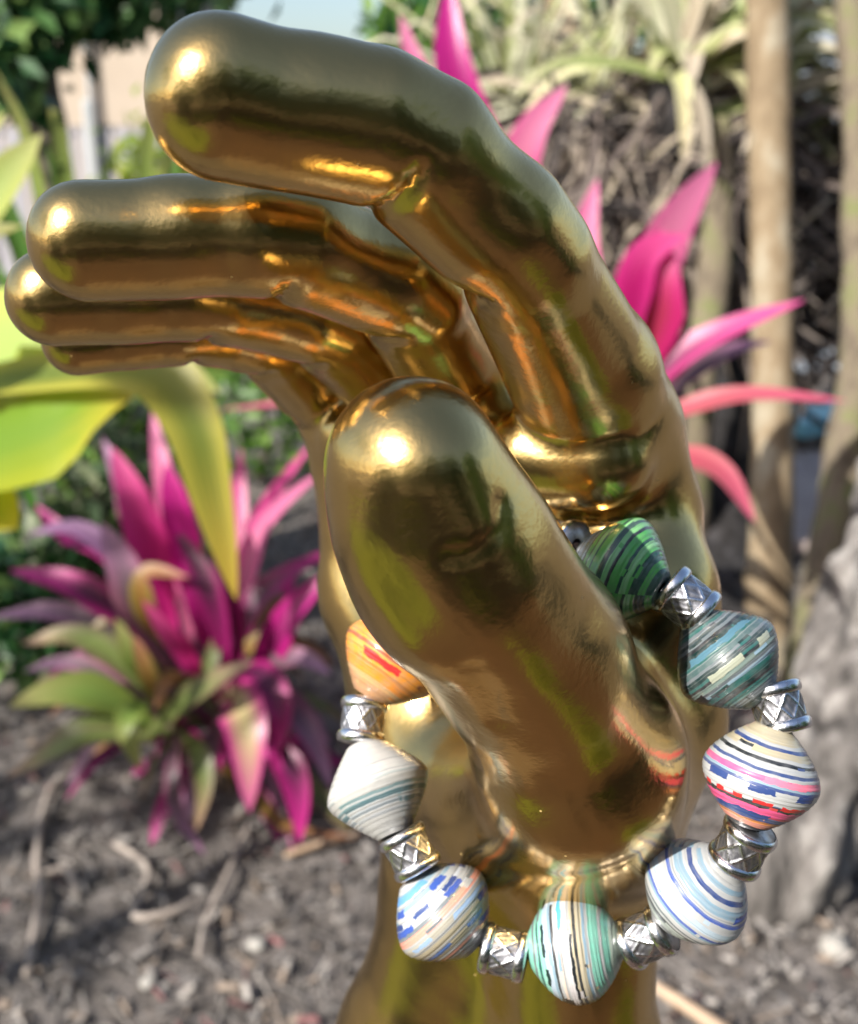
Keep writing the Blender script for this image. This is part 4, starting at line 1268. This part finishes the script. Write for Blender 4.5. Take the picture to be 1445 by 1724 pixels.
BEADS = {
    'green': ('glossy green and blue striped paper bead', bead_mat('paper_green', [
        (2, DG), (1, LB), (1, BK), (2, LB), (1, GY), (1, DG), (1, LB), (1, BK), (2, GR), (1, DG), (2, LG), (1, TL), (3, GR), (1, LG), (2, DG), (2, LG), (1, BK), (3, GR), (1, DG), (2, LG), (1, GR), (3, DG), (2, GR), (1, DG)], seed=1, light=.1)),
    'teal': ('dark teal and grey layered paper bead', bead_mat('paper_teal', [
        (2, DT), (1, TL), (1, GY), (1, DT), (1, GY), (1, BK), (3, DT), (1, TL), (2, (0.06, 0.11, 0.11)), (1, GY), (2, DT), (1, TL), (1, BK), (2, (0.14, 0.2, 0.18)), (1, GY), (1, LB), (2, TL), (1, DT), (1, BK), (2, TL), (2, GY), (1, DT)],
        dashes=[(0.42, 0.05, (0.14, 0.24, 0.30), 13, 0.25), (0.55, 0.08, (0.34, 0.36, 0.28), 17, 0.22), (0.30, 0.06, (0.08, 0.18, 0.24), 11, 0.4), (0.68, 0.10, BK, 13, 0.4)], seed=2, light=.25)),
    'red': ('white paper bead with pink, navy and red print', bead_mat('paper_red_white', [
        (2, CR), (1, W_), (1, NV), (2, CR), (1, W_), (1, BK), (2, W_), (1, NV), (1, W_), (2, PK), (1, LB), (1, NV), (1, W_), (4, W_), (1, NV), (2, BK), (1, PK), (2, RD), (2, NV), (1, OR), (2, SA), (1, BK)],
        dashes=[(0.60, 0.13, W_, 5, 0.55), (0.66, 0.045, RD, 34, 0.5), (0.40, 0.06, (0.85, 0.2, 0.3), 6, 0.5), (0.52, 0.07, NV, 15, 0.4), (0.76, 0.09, PK, 5, 0.5), (0.82, 0.06, NV, 9, 0.5)], seed=3)),
    'blue': ('white paper bead with navy and pale blue stripes', bead_mat('paper_blue_white', [
        (2, W_), (1, LB), (1, W_), (1, NV), (1, W_), (2, LB), (1, W_), (1, BL), (2, W_), (2, (0.40, 0.50, 0.58)), (1, W_), (1, BL), (1, LB), (2, W_), (1, GY), (1, W_), (1, BK), (1, GY), (2, (0.42, 0.48, 0.44)), (1, W_), (1, GY), (1, W_)],
        dashes=[(0.28, 0.045, BL, 9, 0.4), (0.55, 0.05, NV, 7, 0.4)], seed=4)),
    'mint': ('mint green and white paper bead with black marks', bead_mat('paper_mint', [
        (2, (0.5, 0.62, 0.5)), (2, MN), (1, W_), (3, MN), (1, W_), (1, LB), (2, CR), (1, BK), (1, CR), (1, W_), (2, (0.6, 0.56, 0.56)), (1, W_), (1, (0.7, 0.55, 0.45)), (1, W_), (1, BK), (1, LB), (2, (0.4, 0.5, 0.6)), (2, MN), (1, TL), (1, MN), (1, GY), (2, MN)],
        dashes=[(0.60, 0.10, BK, 9, 0.45), (0.57, 0.05, (0.1, 0.4, 0.65), 14, 0.35), (0.64, 0.05, (0.75, 0.45, 0.3), 11, 0.4), (0.78, 0.04, DT, 26, 0.5), (0.46, 0.03, BK, 5, 0.6)], seed=5)),
    'cream': ('cream paper bead with coral stripes and blue dashes', bead_mat('paper_cream', [
        (2, W_), (1, GY), (1, SA), (1, W_), (2, CR), (1, W_), (2, CR), (1, W_), (2, (0.48, 0.45, 0.37)), (1, W_), (1, SA), (1, SA), (1, GY), (2, W_), (1, (0.55, 0.58, 0.62)), (2, W_), (1, LB), (1, W_), (2, LB), (1, W_)],
        dashes=[(0.16, 0.06, BL, 8, 0.5), (0.24, 0.05, (0.1, 0.2, 0.5), 12, 0.4), (0.36, 0.06, BL, 12, 0.5), (0.44, 0.05, (0.35, 0.5, 0.72), 11, 0.4), (0.66, 0.06, BL, 13, 0.5), (0.72, 0.05, NV, 14, 0.5), (0.82, 0.06, BL, 12, 0.45), (0.92, 0.06, (0.12, 0.3, 0.6), 7, 0.5)], seed=6, wob=0.15)),
    'white': ('plain off white paper bead with faint teal lines', bead_mat('paper_white', [
        (3, (0.47, 0.47, 0.46)), (1, (0.40, 0.42, 0.44)), (1, (0.47, 0.47, 0.46)), (1, (0.33, 0.38, 0.42)), (1, (0.45, 0.46, 0.46)), (1.4, (0.11, 0.22, 0.25)), (.6, (0.42, 0.45, 0.45)), (.8, (0.2, 0.32, 0.34)), (3, (0.48, 0.475, 0.455)),
        (.5, (0.36, 0.41, 0.41)), (5, (0.50, 0.495, 0.475)), (4, (0.47, 0.465, 0.445)), (4, (0.49, 0.485, 0.465))], seed=7, light=.2, wob=0.6, spiral=0.5)),
    'orange': ('glossy orange paper bead with red and brown streaks', bead_mat('paper_orange', [
        (2, (0.55, 0.28, 0.12)), (1, (0.7, 0.4, 0.16)), (2, OR), (1, (0.6, 0.22, 0.03)), (3, (0.80, 0.30, 0.025)), (1, (0.35, 0.08, 0.02)), (4, (0.80, 0.28, 0.02)), (1, (0.7, 0.24, 0.03)), (3, OR), (2, (0.72, 0.33, 0.08))],
        dashes=[(0.38, 0.09, RD, 7, 0.4), (0.32, 0.07, (0.12, 0.02, 0.01), 9, 0.35)], seed=8, light=.1)),
    'hidden': ('dark green paper bead hidden behind the thumb', None),
}
k = NT('antique_silver')
a0 = k.n('ShaderNodeAttribute', attribute_name='patina')
tarn = k.noise(700, 4, k.coord('Object'))
class a:
    outputs = {'Fac': k.math('MINIMUM', 1.0, k.math('ADD', k.math('MULTIPLY', a0.outputs['Fac'], 0.9), k.math('MULTIPLY', k.math('MAXIMUM', k.math('SUBTRACT', tarn, 0.52), 0.0), 2.2)))}
k.b.inputs['Metallic'].default_value = 1.0
k.l(k.mix(a.outputs['Fac'], (0.78, 0.78, 0.82), (0.16, 0.16, 0.18)), k.b.inputs['Base Color'])
k.l(k.math('ADD', k.math('MULTIPLY', a.outputs['Fac'], 0.35), 0.2), k.b.inputs['Roughness'])
k.bump(k.noise(1500, 3, k.coord('Object')), 0.15, 0.0003)
silver = k.m
k = NT('elastic_cord'); k.b.inputs['Base Color'].default_value = (0.02, 0.012, 0.012, 1); k.b.inputs['Roughness'].default_value = 0.5
k.bump(k.noise(2500, 2, k.coord('Object')), 0.3, 0.0003)
cordm = k.m

# (kind, x, y in the photograph, depth, radius mm, half length mm, pointedness)
RING = [
    ('green', 1046, 962, .1885, 9.9, 7.8, 1.35), ('s', 1155, 1012, .1860), ('teal', 1225, 1110, .1835, 9.4, 8.3, 1.5), ('s', 1311, 1192, .1812),
    ('red', 1281, 1306, .1795, 9.4, 8.2, 1.65), ('s', 1250, 1424, .1820), ('blue', 1172, 1500, .1870, 9.6, 8.2, 1.6), ('s', 1089, 1577, .1925),
    ('mint', 968, 1594, .1955, 9.5, 8.0, 2.1), ('s', 850, 1604, .1975), ('cream', 746, 1535, .2005, 9.8, 8.2, 1.65), ('s', 690, 1434, .2005),
    ('white', 637, 1328, .205, 10.0, 8.8, 1.3), ('s', 611, 1214, .210), ('orange', 663, 1108, .213, 10.4, 8.8, 1.55), ('s', 745, 1015, .214),
    ('hidden', 842, 935, .212, 8.8, 7.5, 1.8), ('s', 945, 915, .199),
]
BEADS['hidden'] = (BEADS['hidden'][0], BEADS['green'][1])
ctr = [at(r[1], r[2], r[3]) for r in RING]
b0 = ctr[8]
bracelet = empty('bracelet', b0, 'bracelet of striped paper beads and silver spacers hanging round the gold thumb', 'bracelet')
sp_prof_n = 15


def relief(th, i, z):
    t = z / 0.0022
    if abs(t) > 0.98: return 0
    u = th / (2 * math.pi) * 8
    a = (u + t * 0.5) % 1.0
    b = (u - t * 0.5) % 1.0
    ra = math.exp(-((a - 0.5) / 0.085) ** 2)
    rb = math.exp(-((b - 0.5) / 0.085) ** 2)
    lines = 0.35 * max(0.0, math.sin(u * 2 * math.pi * 3 + t * 6))
    return 0.00024 * min(1.0, max(ra, rb) + lines * 0.7)


barrel_prof = [(-0.0041, 0.0013), (-0.0041, 0.0042), (-0.0030, 0.0042)] + [(-0.0027 + 0.0054 * i / 26, 0.0042) for i in range(27)] + [(0.0030, 0.0042), (0.0041, 0.0042), (0.0041, 0.0013)]
SV, SF = lathe_geo(barrel_prof, 112, relief)
pat = []
for (x, y, z) in SV:
    r = math.hypot(x, y)
    pat.append(max(0.0, min(1.0, 1 - (r - 0.0042) / 0.00018)) if abs(z) < 0.0023 else (0.8 if r < 0.0041 else 0.4))
rim_prof = [(-0.00105 + 0.0021 * i / 10, 0.0043 + 0.00062 * math.sqrt(max(0, 1 - (2 * i / 10 - 1) ** 2))) for i in range(11)]
RV, RF = lathe_geo(rim_prof, 48)
n = len(RING)
for i, r in enumerate(RING):
    c = ctr[i] - b0
    tan = (ctr[(i + 1) % n] - ctr[i - 1]).normalized()
    q = tan.to_track_quat('Z', 'Y')
    if r[0] == 's':
        q = Vector(tan).to_track_quat('Z', 'Y') @ Matrix.Rotation(i * 1.37, 3, 'Z').to_quaternion()
        s = local_obj('spacer_bead', SV, SF, silver, bracelet, c, q, ('patina', pat))
        s.scale = (0.93, 0.93, 0.97 + 0.04 * math.sin(i * 2.1))
        for sg in (-1, 1):
            rm = local_obj('rim', RV, RF, silver, s, Vector((0, 0, sg * 0.0031)), Matrix.Identity(3).to_quaternion(), ('patina', [0.0] * len(RV)))
    else:
        _, _, _, _, R, Hh, pw = r
        R /= 1000; Hh /= 1000
        prof = [(-Hh, 0.0013)]
        m = 132
        for j in range(m + 1):
            t = -1 + 2 * j / m
            base = 0.30
            rr = R * (base + (1 - base) * (1 - math.sqrt(t * t + 0.006) ** pw))
            # rolled paper leaves tiny steps
            lay = (t * 11 + 0.4 * math.sin(i * 3 + t * 9)) * (1 if t > 0 else -1)
            rr += 0.00013 * ((lay % 1.0) - 0.5) * min(1, abs(t) * 6)
            prof.append((Hh * t, rr))
        prof.append((Hh, 0.0013))
        V, F = lathe_geo(prof, 64)
        rot = {'red': 2.2, 'orange': 0.9, 'mint': 1.0, 'cream': 2.0}.get(r[0], i * 0.8)
        q = q @ Matrix.Rotation(rot, 3, 'Z').to_quaternion()
        o = local_obj('paper_bead', V, F, BEADS[r[0]][1], bracelet, c, q)
        o['label'] = BEADS[r[0]][0]
v, f = tube_geo(ctr + [ctr[0]], [0.0009] * (n + 1), seg=8, n=n * 8)
mesh_obj('cord', v, f, cordm, bracelet)
